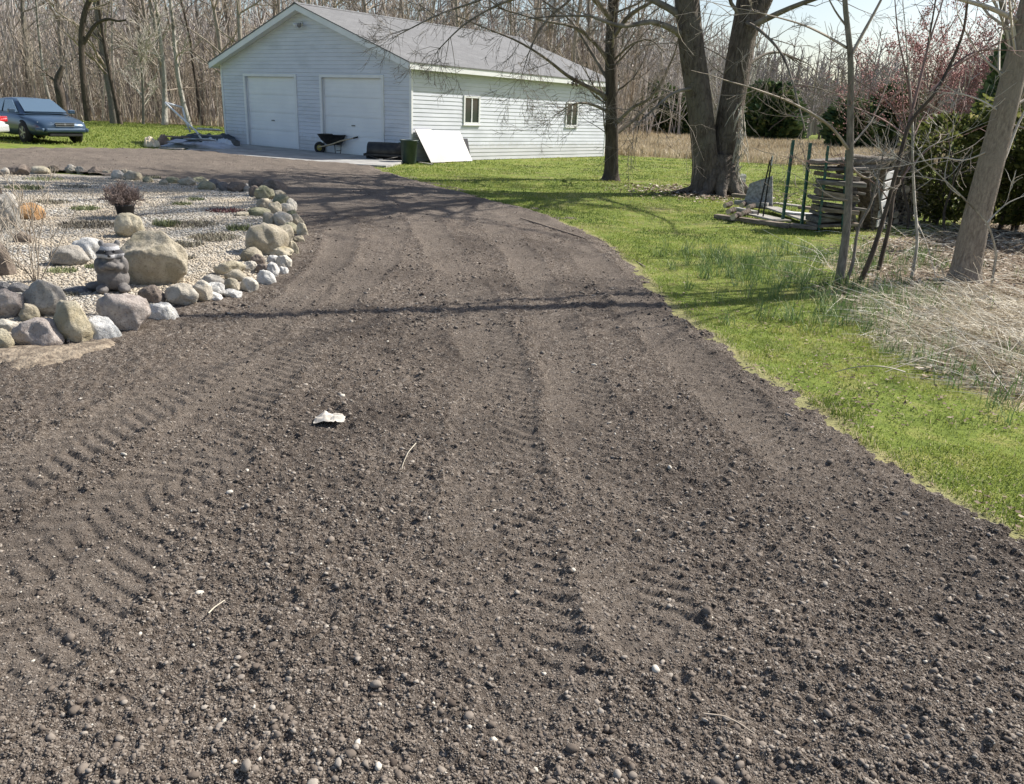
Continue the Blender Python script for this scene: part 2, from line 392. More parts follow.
# base ground: one sheet to the horizon
m, t, b = newmat('lawn_and_field_soil'); wp = worldpos(t)
gr = ramp(t, noise(t, wp, 3.2, 5, .65), [(.32, (.085, .12, .024)), (.5, (.16, .205, .042)), (.68, (.26, .25, .085))])
gr = mixc(t, ramp(t, noise(t, wp, .9, 4), [(.56, (0, 0, 0)), (.70, (.8, .8, .8))]), gr, (.22, .19, .10))
fld = ramp(t, noise(t, wp, 1.3, 5, .7), [(.3, (.24, .195, .11)), (.7, (.44, .37, .24))])
litter = ramp(t, noise(t, wp, 16, 6, .75), [(.30, (.07, .052, .036)), (.5, (.20, .155, .11)), (.72, (.45, .39, .31))])
at_ = attr(t, 'zone'); f1 = ramp(t, at_, [(.25, (0, 0, 0)), (.5, (1, 1, 1))]); f2 = ramp(t, at_, [(.6, (0, 0, 0)), (.85, (1, 1, 1))])
c = mixc(t, f1, gr, fld); c = mixc(t, f2, c, litter)
t.links.new(c, b.inputs['Base Color']); b.inputs['Roughness'].default_value = .95; b.inputs['Specular IOR Level'].default_value = .1
p = bump(t, None, noise(t, wp, 9, 5, .7), 1, .03); bump(t, b, noise(t, wp, 60, 3, .7), 1, .01, p)
LITTER = [tuple(p) for p in gp([(1024, 395), (960, 365), (905, 325), (868, 308), (835, 296), (838, 274), (835, 255), (865, 240), (905, 236)])]+[(9.5, 17), (14, 19), (22, 16), (20, 4), (6, 4)]
FIELD = [(3.0, 37.5), (9, 35.8), (17, 35.2), (30, 34), (60, 40), (75, 72), (50, 84), (24, 84), (10, 80), (5, 60)]
WOODS = [(-62, 37), (-40, 45), (-29, 53.5), (-20, 53), (-12, 50), (-2, 52), (6, 62), (13, 80), (20, 110), (-95, 125), (-95, 36)]
xs = np.concatenate([-np.geomspace(1200, 40, 14), np.arange(-38, -.5, .5), np.arange(-.5, 7.5, .07), np.arange(7.5, 40, .5), np.geomspace(42, 1200, 14)])
ys = np.concatenate([-np.geomspace(600, 5, 8), np.arange(-4, 2, .5), np.arange(2, 16, .07), np.arange(16, 60, .5), np.geomspace(61, 1500, 26)])
X, Y = np.meshgrid(xs, ys, indexing='xy')
zone = np.zeros(X.shape)
zone = np.maximum(zone, .5*sstep(-.4, .8, sdist(FIELD, X, Y)+(fbm(X*.6, Y*.6, 70, 2)-.5)*2))
zone = np.maximum(zone, .95*sstep(-.5, .7, sdist(LITTER, X, Y)+(fbm(X*1.2, Y*1.2, 71, 2)-.5)*1.2))
de = sdist(DRIVE, X, Y)+(fbm(X*3, Y*3, 5, 3)-.5)*.20; zone = np.maximum(zone, .38*np.exp(-(np.minimum(de+.04, 0)/(.02+.13*fbm(X*2.3, Y*2.3, 74, 2)))**2)*(np.abs(de) < .6)*(X > -2))
zone = np.maximum(zone, .95*sstep(-1.2, .6, sdist(WOODS, X, Y)+(fbm(X*.5, Y*.5, 72, 2)-.5)*1.5))
Zg = (fbm(X*.35, Y*.35, 73, 2)-.5)*.03*(np.hypot(X, Y) < 60)
nr, nc = X.shape; i, j = np.meshgrid(np.arange(nr-1), np.arange(nc-1), indexing='ij')
Q = np.stack([i*nc+j, i*nc+j+1, (i+1)*nc+j+1, (i+1)*nc+j], -1).reshape(-1, 4)
tag(link('ground', np_mesh('ground', np.stack([X, Y, Zg-.004], -1).reshape(-1, 3), [Q], {'zone': zone.ravel()}, smooth=True), m), kind='structure')

# pebble bed
xs = np.arange(-15, -1.8, .05); ys = np.arange(3.8, 17, .05); X, Y = np.meshgrid(xs, ys, indexing='xy'); D = sdist(BED, X, Y)+(fbm(X*4, Y*4, 21, 2)-.5)*.15
def bed_h(x, y):
    D = sdist(BED, x, y)+(fbm(x*4, y*4, 21, 2)-.5)*.15
    return -.05+.115*sstep(-.15, .3, D)+(fbm(x*.9, y*.9, 22, 2)-.5)*.05+(fbm(x*6, y*6, 23, 2)-.5)*.015
Z = bed_h(X, Y); nr, nc = X.shape; i, j = np.meshgrid(np.arange(nr-1), np.arange(nc-1), indexing='ij')
Q = np.stack([i*nc+j, i*nc+j+1, (i+1)*nc+j+1, (i+1)*nc+j], -1).reshape(-1, 4); Q = Q[(D.ravel() > -.2)[Q].any(1)]
used = np.unique(Q); mp_ = np.full(nr*nc, -1); mp_[used] = np.arange(len(used)); Q = mp_[Q]
m, t, b = newmat('pale_pebbles'); wp = worldpos(t)
vc = voro(t, wp, 60, 'Color'); bw = nd(t, 'ShaderNodeRGBToBW'); t.links.new(vc, bw.inputs[0])
c = ramp(t, bw.outputs[0], [(.1, (.24, .20, .155)), (.35, (.38, .34, .28)), (.6, (.48, .44, .38)), (.9, (.62, .59, .53))])
c = mixc(t, ramp(t, noise(t, wp, .9, 4, .6), [(.45, (0, 0, 0)), (.7, (.7, .7, .7))]), c, (.38, .29, .18))
t.links.new(c, b.inputs['Base Color']); b.inputs['Roughness'].default_value = .85
bump(t, b, voro(t, wp, 60), 1, -.015)
tag(link('pebble_bed', np_mesh('pebble_bed', np.stack([X, Y, Z], -1).reshape(-1, 3)[used], [Q], smooth=True), m), kind='structure')

# sandy patch in front of the stones
SAND = [tuple(p) for p in gp([(-40, 352), (40, 352), (110, 346), (128, 352), (112, 360), (75, 368), (30, 376), (-40, 382)])]
me_ = MB()
xs = np.arange(-4.6, -1.8, .04); ys = np.arange(3.9, 6.2, .04); X, Y = np.meshgrid(xs, ys, indexing='xy'); D = sdist(SAND, X, Y)+(fbm(X*5, Y*5, 31, 2)-.5)*.3
Z = drive_h(X, Y)*.5+.034-.08*(1-sstep(-.14, .12, D))+.02*sstep(0, .3, D); nr, nc = X.shape; i, j = np.meshgrid(np.arange(nr-1), np.arange(nc-1), indexing='ij')
Q = np.stack([i*nc+j, i*nc+j+1, (i+1)*nc+j+1, (i+1)*nc+j], -1).reshape(-1, 4); Q = Q[(D.ravel() > -.25)[Q].any(1)]
used = np.unique(Q); mp_ = np.full(nr*nc, -1); mp_[used] = np.arange(len(used)); Q = mp_[Q]
tag(link('sandy_soil', np_mesh('sandy_soil', np.stack([X, Y, Z], -1).reshape(-1, 3)[used], [Q], smooth=True), M('sandy_soil', (.13, .10, .072), (.33, .27, .20), s=18, rough=.95, bmp=.02, bs=40)), kind='structure')

# ------------------------------------------------------------------ loose stones
def ico(sub=0):
    import bmesh
    bm = bmesh.new(); bmesh.ops.create_icosphere(bm, subdivisions=sub, radius=1)
    V = np.array([v.co[:] for v in bm.verts]); Fc = np.array([[v.index for v in f.verts] for f in bm.faces]); bm.free(); return V, Fc
ICO1, ICO2 = ico(1), ico(2)
def stones_mesh(name, pos, size, tint, T=ICO1, jit=.27, flat=.65, smooth=False):
    V0, F0 = T; n = len(pos); nv = len(V0)
    S = np.stack([size*rng.uniform(.75, 1.3, n), size*rng.uniform(.6, 1.1, n), size*rng.uniform(.32, .70, n)*flat/.65], 1)
    V = V0[None]*(1+rng.normal(0, jit, (n, nv, 1)))*S[:, None]
    a = rng.uniform(0, 6.28, n); b = rng.normal(0, .35, n)
    ca, sa, cb, sb = np.cos(a)[:, None], np.sin(a)[:, None], np.cos(b)[:, None], np.sin(b)[:, None]
    x, y, z = V[..., 0], V[..., 1], V[..., 2]; y, z = y*cb-z*sb, y*sb+z*cb; x, y = x*ca-y*sa, x*sa+y*ca
    V = np.stack([x, y, z], -1)+pos[:, None]
    Fc = (F0[None]+(np.arange(n)*nv)[:, None, None]).reshape(-1, 3)
    return np_mesh(name, V.reshape(-1, 3), [Fc], {'tint': np.repeat(tint, nv)}, smooth=smooth)
def scatter_drive(n, y0, y1, smin, smax, pw=2.2, trackless=True):
    y = np.exp(rng.uniform(math.log(y0+1), math.log(y1+1), n))-1; x = rng.uniform(-.98, .75, n)*(y+1)
    y, x = y, x
    d = sdist(DRIVE, x, y); tf = track_field(x, y)
    dens = sstep(.25, .6, fbm(x*1.1, y*1.1, 90, 3))*.75+.25 if trackless is True else np.full(x.shape, .95)
    keep = (d > -.02-rng.exponential(.07, n)) & (sdist(BED, x, y) < -.05) & (rng.random(n) < dens*(1-.62*tf[0]))
    x, y = x[keep], y[keep]; tf = (tf[0][keep], tf[1][keep]); z = drive_h(x, y, tf)
    s = smin*(1-rng.random(len(x)))**(-1/pw); s = np.minimum(s, smax)
    tint = np.clip(rng.normal(.48, .26, len(x)), 0, .92); tint[rng.random(len(x)) < .005] = 1.0
    return np.stack([x, y, z+s*.10], 1), s, tint
MT['gravel'] = Mtint('loose_gravel', [(0, (0.083, 0.066, 0.055)), (.35, (0.149, 0.124, 0.103)), (.6, (0.204, 0.174, 0.147)), (.85, (0.281, 0.247, 0.212)), (.93, (0.319, 0.285, 0.246)), (1, (0.551, 0.512, 0.440))], rough=.95, spec=.1, bmp=.002)
P_, S_, T_ = scatter_drive(330000, .7, 8.5, .0026, .0105, 2.9)
tag(link('loose_gravel', stones_mesh('loose_gravel', P_, S_, T_), MT['gravel']), 'loose dark crushed stone and clods scattered over the near driveway', 'gravel', kind='stuff')
ICO0 = (np.array([[1, 0, 0], [-1, 0, 0], [0, 1, 0], [0, -1, 0], [0, 0, 1], [0, 0, -1.]]), np.array([[0, 2, 4], [2, 1, 4], [1, 3, 4], [3, 0, 4], [2, 0, 5], [1, 2, 5], [3, 1, 5], [0, 3, 5]]))
P_, S_, T_ = scatter_drive(520000, .7, 6.0, .0020, .0050, 2.6, 1)
tag(link('driveway_grit', stones_mesh('driveway_grit', P_, S_, T_, T=ICO0, jit=.3, flat=.8), MT['gravel']), 'fine crushed grit packed between the stones of the driveway', 'grit', kind='stuff')
P_, S_, T_ = scatter_drive(60000, 6.0, 30, .006, .020, 2.8)
tag(link('driveway_stones', stones_mesh('driveway_stones', P_, S_, T_), MT['gravel']), 'coarse dark stones strewn over the far half of the driveway', 'gravel', kind='stuff')
P_, S_, T_ = scatter_drive(5200, .7, 7.0, .0065, .017, 2.8); T_ = np.where(rng.random(len(T_)) < .03, 1, T_)
tag(link('coarse_stones', stones_mesh('coarse_stones', P_, S_*.9, T_, T=ICO2, jit=.10, flat=.8), MT['gravel']), 'bigger grey and white stones lying loose near the camera', 'stones', kind='stuff')
# pebbles on bed
n = 105000; y = np.exp(rng.uniform(math.log(4.4), math.log(16.5), n)); x = rng.uniform(-1.05, -.13, n)*y; kp = sdist(BED, x, y) > .02; x, y = x[kp], y[kp]
s = rng.uniform(.006, .0135, len(x))*(1+y/18)
MT['pebble'] = Mtint('pebble', [(0, (0.167, 0.141, 0.106)), (.3, (0.317, 0.286, 0.238)), (.7, (0.440, 0.414, 0.361)), (1, (0.581, 0.563, 0.519))], rough=.8, extra=(.9, (0.440, 0.378, 0.290)))
tag(link('pebbles', stones_mesh('pebbles', np.stack([x, y, bed_h(x, y)+.003], 1), s, rng.random(len(x)), jit=.1), MT['pebble']), 'pale washed pebbles covering the round garden bed', 'pebbles', kind='stuff')

# ------------------------------------------------------------------ blades
def blades(name, pos, hgt, wid, lean, tint, mat, curve=.5, az=None, label=None, cat=None, kind='stuff', parent=None):
    n = len(pos); a = rng.uniform(0, 6.28, n) if az is None else az
    d = np.stack([np.cos(a), np.sin(a), np.zeros(n)], 1); sdv = np.stack([-np.sin(a+rng.normal(0, .8, n)), np.cos(a), np.zeros(n)], 1)
    up_ = np.array([0, 0, 1.])
    h = hgt[:, None]; w_ = wid[:, None]/2; L = lean[:, None]
    p0 = pos; p1 = pos+up_*h*.55*np.cos(L*.6)+d*h*.55*np.sin(L*.6); p2 = p1+up_*h*.45*np.cos(L*(1+curve))+d*h*.45*np.sin(L*(1+curve))
    V = np.stack([p0-sdv*w_, p0+sdv*w_, p1+sdv*w_*.8, p1-sdv*w_*.8, p2], 1).reshape(-1, 3)
    b = (np.arange(n)*5)[:, None]
    o = link(name, np_mesh(name, V, [b+np.array([[0, 1, 2, 3]]), b+np.array([[3, 2, 4]])], {'tint': np.repeat(tint, 5)}), mat, parent)
    if label: tag(o, label, cat, kind=kind)
    return o
GREEN = [(0, (.075, .115, .022)), (.35, (.17, .225, .042)), (.7, (.29, .325, .07)), (.9, (.40, .39, .12)), (1, (.56, .49, .30))]
MT['grass'] = Mtint('lawn_grass', GREEN, rough=.6, trans=.35)
def lawn_ok(x, y):
    ok = (sdist(DRIVE, x, y)+(fbm(x*3, y*3, 5, 3)-.5)*.20 < -.02)
    return ok
def lawn_pts(n, y0, y1, r0, r1):
    y = np.exp(rng.uniform(math.log(y0), math.log(y1), n)); x = rng.uniform(r0, r1, n)*y
    lit = sdist(LITTER, x, y)+(fbm(x*1.2, y*1.2, 71, 2)-.5)*1.2; fl = sdist(FIELD, x, y); wd = sdist(WOODS, x, y)
    bare = fbm(x*.9, y*.9, 95, 3)
    k_ = lawn_ok(x, y) & (lit < rng.normal(-.1, .25, n)) & (fl < .2) & (wd < -.3) & ((bare < .60) | (rng.random(n) < .4))
    k_ &= ~((np.abs(x+5.5) < 14) & (y > 26.6-(x+3.53)*.77+.0) & (x < 4) & (y > 26.6+(x+3.53)*1.29) & (y < 50) & (x < 0) & False)
    return x[k_], y[k_]
x, y = lawn_pts(190000, 2.4, 10.5, .12, .9)
g_ = .5*fbm(x*2.2, y*2.2, 96, 3)+.5*fbm(x*.7, y*.7, 98, 3)
hh = rng.uniform(.010, .024, len(x))*(1+1.0*sstep(.6, .75, fbm(x*4, y*4, 97, 2)))
dd = -sdist(DRIVE, x, y); tn = np.clip((g_-.5)*1.6+.48+rng.normal(0, .17, len(x)), 0, .95); tn = np.where(rng.random(len(x)) < .05+.35*np.exp(-dd/.12), 1, tn)
blades('lawn_grass', np.stack([x, y, np.zeros(len(x))], 1), hh, rng.uniform(.0028, .005, len(x))*(.7+y/10), rng.uniform(.1, 1.1, len(x)), tn, MT['grass'], label='short bright green grass along the right edge of the driveway', cat='grass')
x, y = lawn_pts(200000, 9.5, 40, -.35, .72)
g_ = fbm(x*.9, y*.9, 96, 3); tn = np.clip((g_-.5)*1.9+.48+rng.normal(0, .16, len(x)), 0, .95)
gar = np.zeros(len(x), bool)
GC = np.array([-3.5317, 26.5762]); YAW = .65778; GA = np.array([-math.cos(YAW), math.sin(YAW)]); GB = np.array([math.sin(YAW), math.cos(YAW)])
s_ = (x-GC[0])*GA[0]+(y-GC[1])*GA[1]; t_ = (x-GC[0])*GB[0]+(y-GC[1])*GB[1]; gar = (s_ > .0) & (s_ < 10.3) & (t_ > -.1) & (t_ < 11.5)
x, y, tn = x[~gar], y[~gar], tn[~gar]
blades('far_lawn_grass', np.stack([x, y, np.zeros(len(x))], 1), rng.uniform(.012, .03, len(x))*(1+y/40), rng.uniform(.006, .012, len(x))*(y/12), rng.uniform(.1, 1.1, len(x)), tn, MT['grass'], label='mown green lawn between the garage and the two big trees', cat='grass')
n = 60000; x = rng.uniform(-42, -9, n); y = rng.uniform(27, 56, n); kp = lawn_ok(x, y) & (sdist(WOODS, x, y) < .3)
s_ = (x-GC[0])*GA[0]+(y-GC[1])*GA[1]; t_ = (x-GC[0])*GB[0]+(y-GC[1])*GB[1]; kp &= ~((s_ > -.1) & (s_ < 10.5) & (t_ > -2.6))
x, y = x[kp], y[kp]
blades('side_lawn_grass', np.stack([x, y, np.zeros(len(x))], 1), rng.uniform(.04, .09, len(x)), rng.uniform(.02, .035, len(x)), rng.uniform(.1, 1, len(x)), np.clip(rng.normal(.42, .18, len(x)), 0, 1), MT['grass'], label='green lawn left of the garage around the parked cars', cat='grass')
# taller grass clumps at the lawn's right side
MT['tall_grass'] = Mtint('tall_grass', [(0, (.07, .13, .045)), (.6, (.16, .24, .08)), (1, (.44, .42, .22))], rough=.6, trans=.3)
cl = [(740, 262, 40), (770, 283, 45), (805, 285, 50), (830, 262, 50), (800, 258, 30), (845, 315, 60), (875, 300, 40), (760, 305, 20), (855, 262, 40), (890, 255, 30), (1005, 372, 40), (752, 272, 30), (722, 268, 14), (865, 285, 40), (905, 300, 24), (700, 252, 12), (985, 385, 25), (925, 262, 25), (900, 318, 30), (865, 330, 24)]
P_ = []
for a, b_, c_ in cl:
    g0 = G(a, b_)
    for q in range(int(c_*.8)):
        o_ = g0[:2]+rng.normal(0, .42, 2)*[1, 1.3]; nn = int(rng.integers(5, 22)); P_.append(np.concatenate([o_+rng.normal(0, .035, (nn, 2)), np.zeros((nn, 1))], 1))
P_ = np.concatenate(P_); n = len(P_)
blades('tall_grass', P_, rng.uniform(.06, .24, n), rng.uniform(.004, .008, n), rng.uniform(.1, 1.1, n), np.clip(rng.normal(.4, .25, n), 0, 1), MT['tall_grass'], label='longer dark green grass tufts at the foot of the saplings', cat='grass')
# dry field
MT['straw'] = Mtint('dry_field_grass', [(0, (.23, .175, .10)), (.5, (.43, .355, .235)), (1, (.62, .54, .40))], rough=.75, trans=.2)
n = 130000; y = np.exp(rng.uniform(math.log(33), math.log(84), n)); x = rng.uniform(-.02, .9, n)*y; kp = sdist(FIELD, x, y)+(fbm(x*.6, y*.6, 70, 2)-.5)*1.6 > 0; x, y = x[kp], y[kp]; n = len(x)
blades('dry_field_grass', np.stack([x, y, np.zeros(n)], 1), rng.uniform(.15, .5, n)*(.6+.8*fbm(x*.5, y*.5, 77, 2)), rng.uniform(.02, .045, n)*(y/40), rng.uniform(.0, .8, n), np.clip(fbm(x*.7, y*.7, 78, 3)*1.3-.15+rng.normal(0, .15, n), 0, 1), MT['straw'], label='tall dry tan grass of the field beyond the lawn', cat='dry grass')
# woods edge brush grass
n = 42000; x = rng.uniform(-62, 14, n); y = rng.uniform(36, 95, n); dw = sdist(WOODS, x, y); kp = (dw > -1.2) & (dw < rng.exponential(3, n)+.3); x, y = x[kp], y[kp]; n = len(x)
blades('woodland_edge_grass', np.stack([x, y, np.zeros(n)], 1), rng.uniform(.2, .9, n), rng.uniform(.02, .05, n), rng.uniform(0, .7, n), rng.random(n), MT['straw'], label='dry tan weeds along the foot of the woods', cat='dry grass')
# matted dry grass, bottom right of the sapling
def strands(name, n, cx, label, cat, Lr=(.25, .7), h0=.02, hs=.10, pts=None, mat=None, azm=2.7, azs=.6, rad=(.0012, .0028)):
    br = []
    for q in range(n):
        o_ = pts[q]; a = rng.normal(azm, azs)+(float(fbm(o_[0:1]*1.7, o_[1:2]*1.7, 85, 2)[0])-.5)*5.0; L = rng.uniform(*Lr); el = rng.normal(.12, .22)
        d = np.array([math.cos(a)*math.cos(el), math.sin(a)*math.cos(el), math.sin(el)]); m_ = 4; P = [o_]
        for k_ in range(m_): d = nrm(d+rng.normal(0, .12, 3)-np.array([0, 0, .10])); P.append(P[-1]+d*L/m_)
        P = np.array(P); P[:, 2] = np.maximum(P[:, 2], .006); r_ = rng.uniform(*rad); br.append((P, np.linspace(r_, r_*.5, m_+1)))
    V, Fq = tubes_np(br); nv = len(V)//len(br); return tag(link(name, np_mesh(name, V, [Fq], {'tint': np.repeat(rng.random(len(br)), nv)}, smooth=True), mat), label, cat, kind='stuff')
MAT_POLY = gp([(1024, 392), (985, 380), (940, 362), (905, 340), (885, 322), (890, 302), (930, 290), (990, 292), (1024, 300)])+[(6.7, 7.6), (6.6, 5)]
n = 60000; x = rng.uniform(2.8, 6.8, n); y = rng.uniform(4.2, 10, n); dm = sdist(MAT_POLY, x, y); kp = dm+rng.normal(0, .12, n) > -.05; kp &= fbm(x*3.2, y*3.2, 84, 2) > rng.uniform(.2, .52, n); x, y, dm = x[kp][:15000], y[kp][:15000], dm[kp][:15000]; n = len(x)
z = rng.random(n)**.7*(.012+.10*sstep(0, .8, dm)*(.2+1.5*fbm(x*2.6, y*2.6, 81, 2)))
MT['hay'] = Mtint('hay', [(0, (.24, .185, .12)), (.25, (.50, .42, .30)), (.6, (.76, .69, .55)), (1, (.88, .84, .74))], rough=.8)
strands('matted_dry_grass', n, 0, 'matted heap of long dry straw coloured grass below the leaning trunk', 'dry grass', pts=np.stack([x, y, z], 1), mat=MT['hay'], azm=3.5, azs=.75, Lr=(.08, .6), rad=(.0014, .0042))
n = 2400; x = rng.uniform(2.2, 12, n*6); y = rng.uniform(5.5, 15, n*6); kp = sdist(LITTER, x, y) > -.35; x, y = x[kp][:n], y[kp][:n]; n = len(x)
strands('fallen_twigs', n, 0, 'thin fallen twigs and stalks scattered on the leaf litter', 'twigs', Lr=(.15, .9), pts=np.stack([x, y, rng.uniform(0, .08, n)], 1), mat=MT['hay'], azs=2.5, rad=(.0015, .004))
n = 420; xx, yy = [], []
# leaves
def leaves(name, x, y, zr, size, tint, mat, label, cat):
    n = len(x); a = rng.uniform(0, 6.28, n); s = size*rng.uniform(.6, 1.3, n)
    base = np.array([[-1, 0, .1], [-.2, -.6, .25], [.3, -.5, .0], [1, 0, .25], [.3, .5, .1], [-.2, .6, .35]])
    til = rng.normal(0, .5, n); V = base[None]*s[:, None, None]*(1+rng.normal(0, .2, (n, 6, 1)))
    xv, yv, zv = V[..., 0], V[..., 1], V[..., 2]; ct, st_ = np.cos(til)[:, None], np.sin(til)[:, None]; yv, zv = yv*ct-zv*st_, yv*st_+zv*ct
    ca, sa = np.cos(a)[:, None], np.sin(a)[:, None]; xv, yv = xv*ca-yv*sa, xv*sa+yv*ca
    V = np.stack([xv+x[:, None], yv+y[:, None], np.abs(zv)+zr[:, None]], -1).reshape(-1, 3); b = (np.arange(n)*6)[:, None]
    tag(link(name, np_mesh(name, V, [b+np.array([[0, 1, 2, 3]]), b+np.array([[0, 3, 4, 5]])], {'tint': np.repeat(tint, 6)}), mat), label, cat, kind='stuff')
MT['leaf'] = Mtint('dead_leaf', [(0, (.09, .06, .04)), (.5, (.24, .175, .12)), (.8, (.42, .35, .27)), (1, (.66, .61, .54))], rough=.8, trans=.1)
n = 60000; x = rng.uniform(2.5, 16, n); y = rng.uniform(5, 20, n); kp = sdist(LITTER, x, y)+(fbm(x*2, y*2, 79, 2)-.5)*1.6 > rng.uniform(-.2, .35, n); x, y = x[kp], y[kp]
leaves('leaf_litter', x, y, rng.uniform(0, .03, len(x)), .032, rng.random(len(x)), MT['leaf'], 'brown dead leaves covering the ground under the right hand trees', 'leaves')
y = np.exp(rng.uniform(math.log(3), math.log(26), 9000)); x = rng.uniform(.02, .75, 9000)*y; kp = lawn_ok(x, y) & (fbm(x*.8, y*.8, 83, 3) > rng.uniform(.42, .75, 9000)); x, y = x[kp], y[kp]
leaves('lawn_leaves', x, y, rng.uniform(.004, .02, len(x)), .015, rng.random(len(x))*.72, MT['leaf'], 'small dead leaves and bits scattered over the mown lawn', 'leaves')
n = 1200; x = rng.uniform(2.8, 6.8, n*3); y = rng.uniform(4.2, 9, n*3); kp = sdist(MAT_POLY, x, y) > -.1; x, y = x[kp][:n], y[kp][:n]
leaves('straw_litter', x, y, rng.uniform(.01, .09, len(x)), .022, rng.random(len(x)), MT['leaf'], 'dead leaf bits caught in the matted dry grass', 'leaves')
n = 1600; x = rng.normal(4.4, .9, n); y = rng.normal(19.6, .9, n)
leaves('leaf_pile', x, y, rng.uniform(0, .03, n), .05, rng.random(n), MT['leaf'], 'dead leaves gathered round the foot of the double trunk', 'leaves')

# ================================================================== GARAGE
W_, L_, HW = 10.26, 11.42, 2.963
def GP(s, t, z=0): return (float(GC[0]+GA[0]*s+GB[0]*t), float(GC[1]+GA[1]*s+GB[1]*t), float(z))
# local frame: x = along the front to the right, y = going back, origin at the front right corner
garage = empty('garage', (GC[0], GC[1], 0), 0, 'white sided two door garage with a grey shingle roof at the driveway end', 'garage')
GM = Matrix((( -GA[0], GB[0], 0), (-GA[1], GB[1], 0), (0, 0, 1)))
garage.rotation_euler = GM.to_euler()
# in local coordinates: front wall runs x from -W_ to 0 at y=0, outward normal -y ; side wall at x=0, outward +x
MT['siding'] = M('white_vinyl_siding', (.60, .62, .68), (.67, .69, .75), s=1.2, rough=.5, c3=(.56, .58, .63), s3=.7, bmp=.0006, bs=60, stretch=(1, 1, 3))
MT['trim'] = M('white_trim', (.74, .75, .75), (.82, .82, .82), s=2, rough=.5)
MT['door_white'] = M('door_white', (.80, .81, .83), (.86, .87, .88), s=1, rough=.45)
m = MT['siding']; t = m.node_tree; b = t.nodes['Principled BSDF']; c0 = b.inputs['Base Color'].links[0].from_socket; v = coords(t, 'Object'); sx = nd(t, 'ShaderNodeSeparateXYZ'); t.links.new(v, sx.inputs[0]); nz = noise(t, v, 5.0, 6, .7); ma = nd(t, 'ShaderNodeMath'); ma.operation = 'MULTIPLY_ADD'; ma.inputs[1].default_value = -.9; t.links.new(nz, ma.inputs[0]); t.links.new(sx.outputs['Z'], ma.inputs[2])
dm_ = ramp(t, ma.outputs[0], [(0, (.30, .30, .30)), (.14, (0, 0, 0))]); t.links.new(mixc(t, dm_, c0, (.40, .37, .31)), b.inputs['Base Color'])
m, t, b = newmat('asphalt_shingles'); v = coords(t, 'Object', (1, 1, 1))
br = nd(t, 'ShaderNodeTexBrick'); br.inputs['Scale'].default_value = 1; br.inputs['Brick Width'].default_value = .3; br.inputs['Row Height'].default_value = .14; br.inputs['Mortar Size'].default_value = .006
sw = nd(t, 'ShaderNodeMapping'); sw.inputs['Rotation'].default_value = (0, 0, R(90)); t.links.new(v, sw.inputs[0]); t.links.new(sw.outputs[0], br.inputs['Vector'])
br.inputs['Color1'].default_value = (.135, .135, .14, 1); br.inputs['Color2'].default_value = (.19, .19, .192, 1); br.inputs['Mortar'].default_value = (.10, .10, .10, 1)
c = mixc(t, ramp(t, noise(t, v, 1.3, 5, .65), [(.35, (0, 0, 0)), (.7, (.8, .8, .8))]), br.outputs['Color'], (.10, .10, .102))
c = mixc(t, ramp(t, noise(t, v, 90, 2), [(.3, (0, 0, 0)), (.7, (.6, .6, .6))]), c, (.25, .25, .25))
t.links.new(c, b.inputs['Base Color']); b.inputs['Roughness'].default_value = .95; bump(t, b, br.outputs['Fac'], .6, -.01); MT['shingle'] = m
RISE = (4.70-HW)/(W_/2)
def gable_z(x): return HW+RISE*(W_/2-abs(x+W_/2))
def siding(mb, axis, a0, a1, z0, z1, holes, out, gable=False, off=0.0):
    """clapboards. axis 'x': front/back wall along x at y=off, axis 'y': side wall along y at x=off; out = +-1 direction of the outward normal"""
    h = .125; k = 0; z = z0
    def pt(a, z, o): return (a, off+out*o, z) if axis == 'x' else (off+out*o, a, z)
    while z < z1-.005:
        zt = min(z+h, z1); A0, A1 = a0, a1
        iv = [(A0, A1)]
        if gable:
            zz = (zt+z)/2
            if zz > HW: lim = (zz-HW)/RISE; iv = [(A0+lim, A1-lim)]
        for (h0, h1, hz0, hz1) in holes:
            if hz0 < zt-.03 and hz1 > z+.03:
                n = []
                for p, q in iv:
                    if h1 <= p or h0 >= q: n.append((p, q)); continue
                    if h0 > p: n.append((p, h0))
                    if h1 < q: n.append((h1, q))
                iv = n
        for p, q in iv:
            if q-p < .02: continue
            # joints: break the long courses
            P = [pt(p, z+.009, .020), pt(q, z+.009, .020), pt(q, zt, .008), pt(p, zt, .008), pt(p, z, .002), pt(q, z, .002), pt(p, zt, .002), pt(q, zt, .002)]
            f = [(0, 1, 2, 3), (4, 5, 1, 0), (3, 2, 7, 6)]
            if (axis == 'x') == (out > 0): f = [tuple(reversed(q_)) for q_ in f]
            mb.add(P, f)
        z += h
doors = [(-8.72, -5.78), (-4.30, -1.33)]; DH = 2.48
wins = [(2.42, 3.26, 1.17, 2.09), (8.42, 9.26, 1.17, 2.09)]
fr = MB(); siding(fr, 'x', -W_, 0, .0, 4.68, [(a-.02, b_+.02, -1, DH+.06) for a, b_ in doors], -1, True)
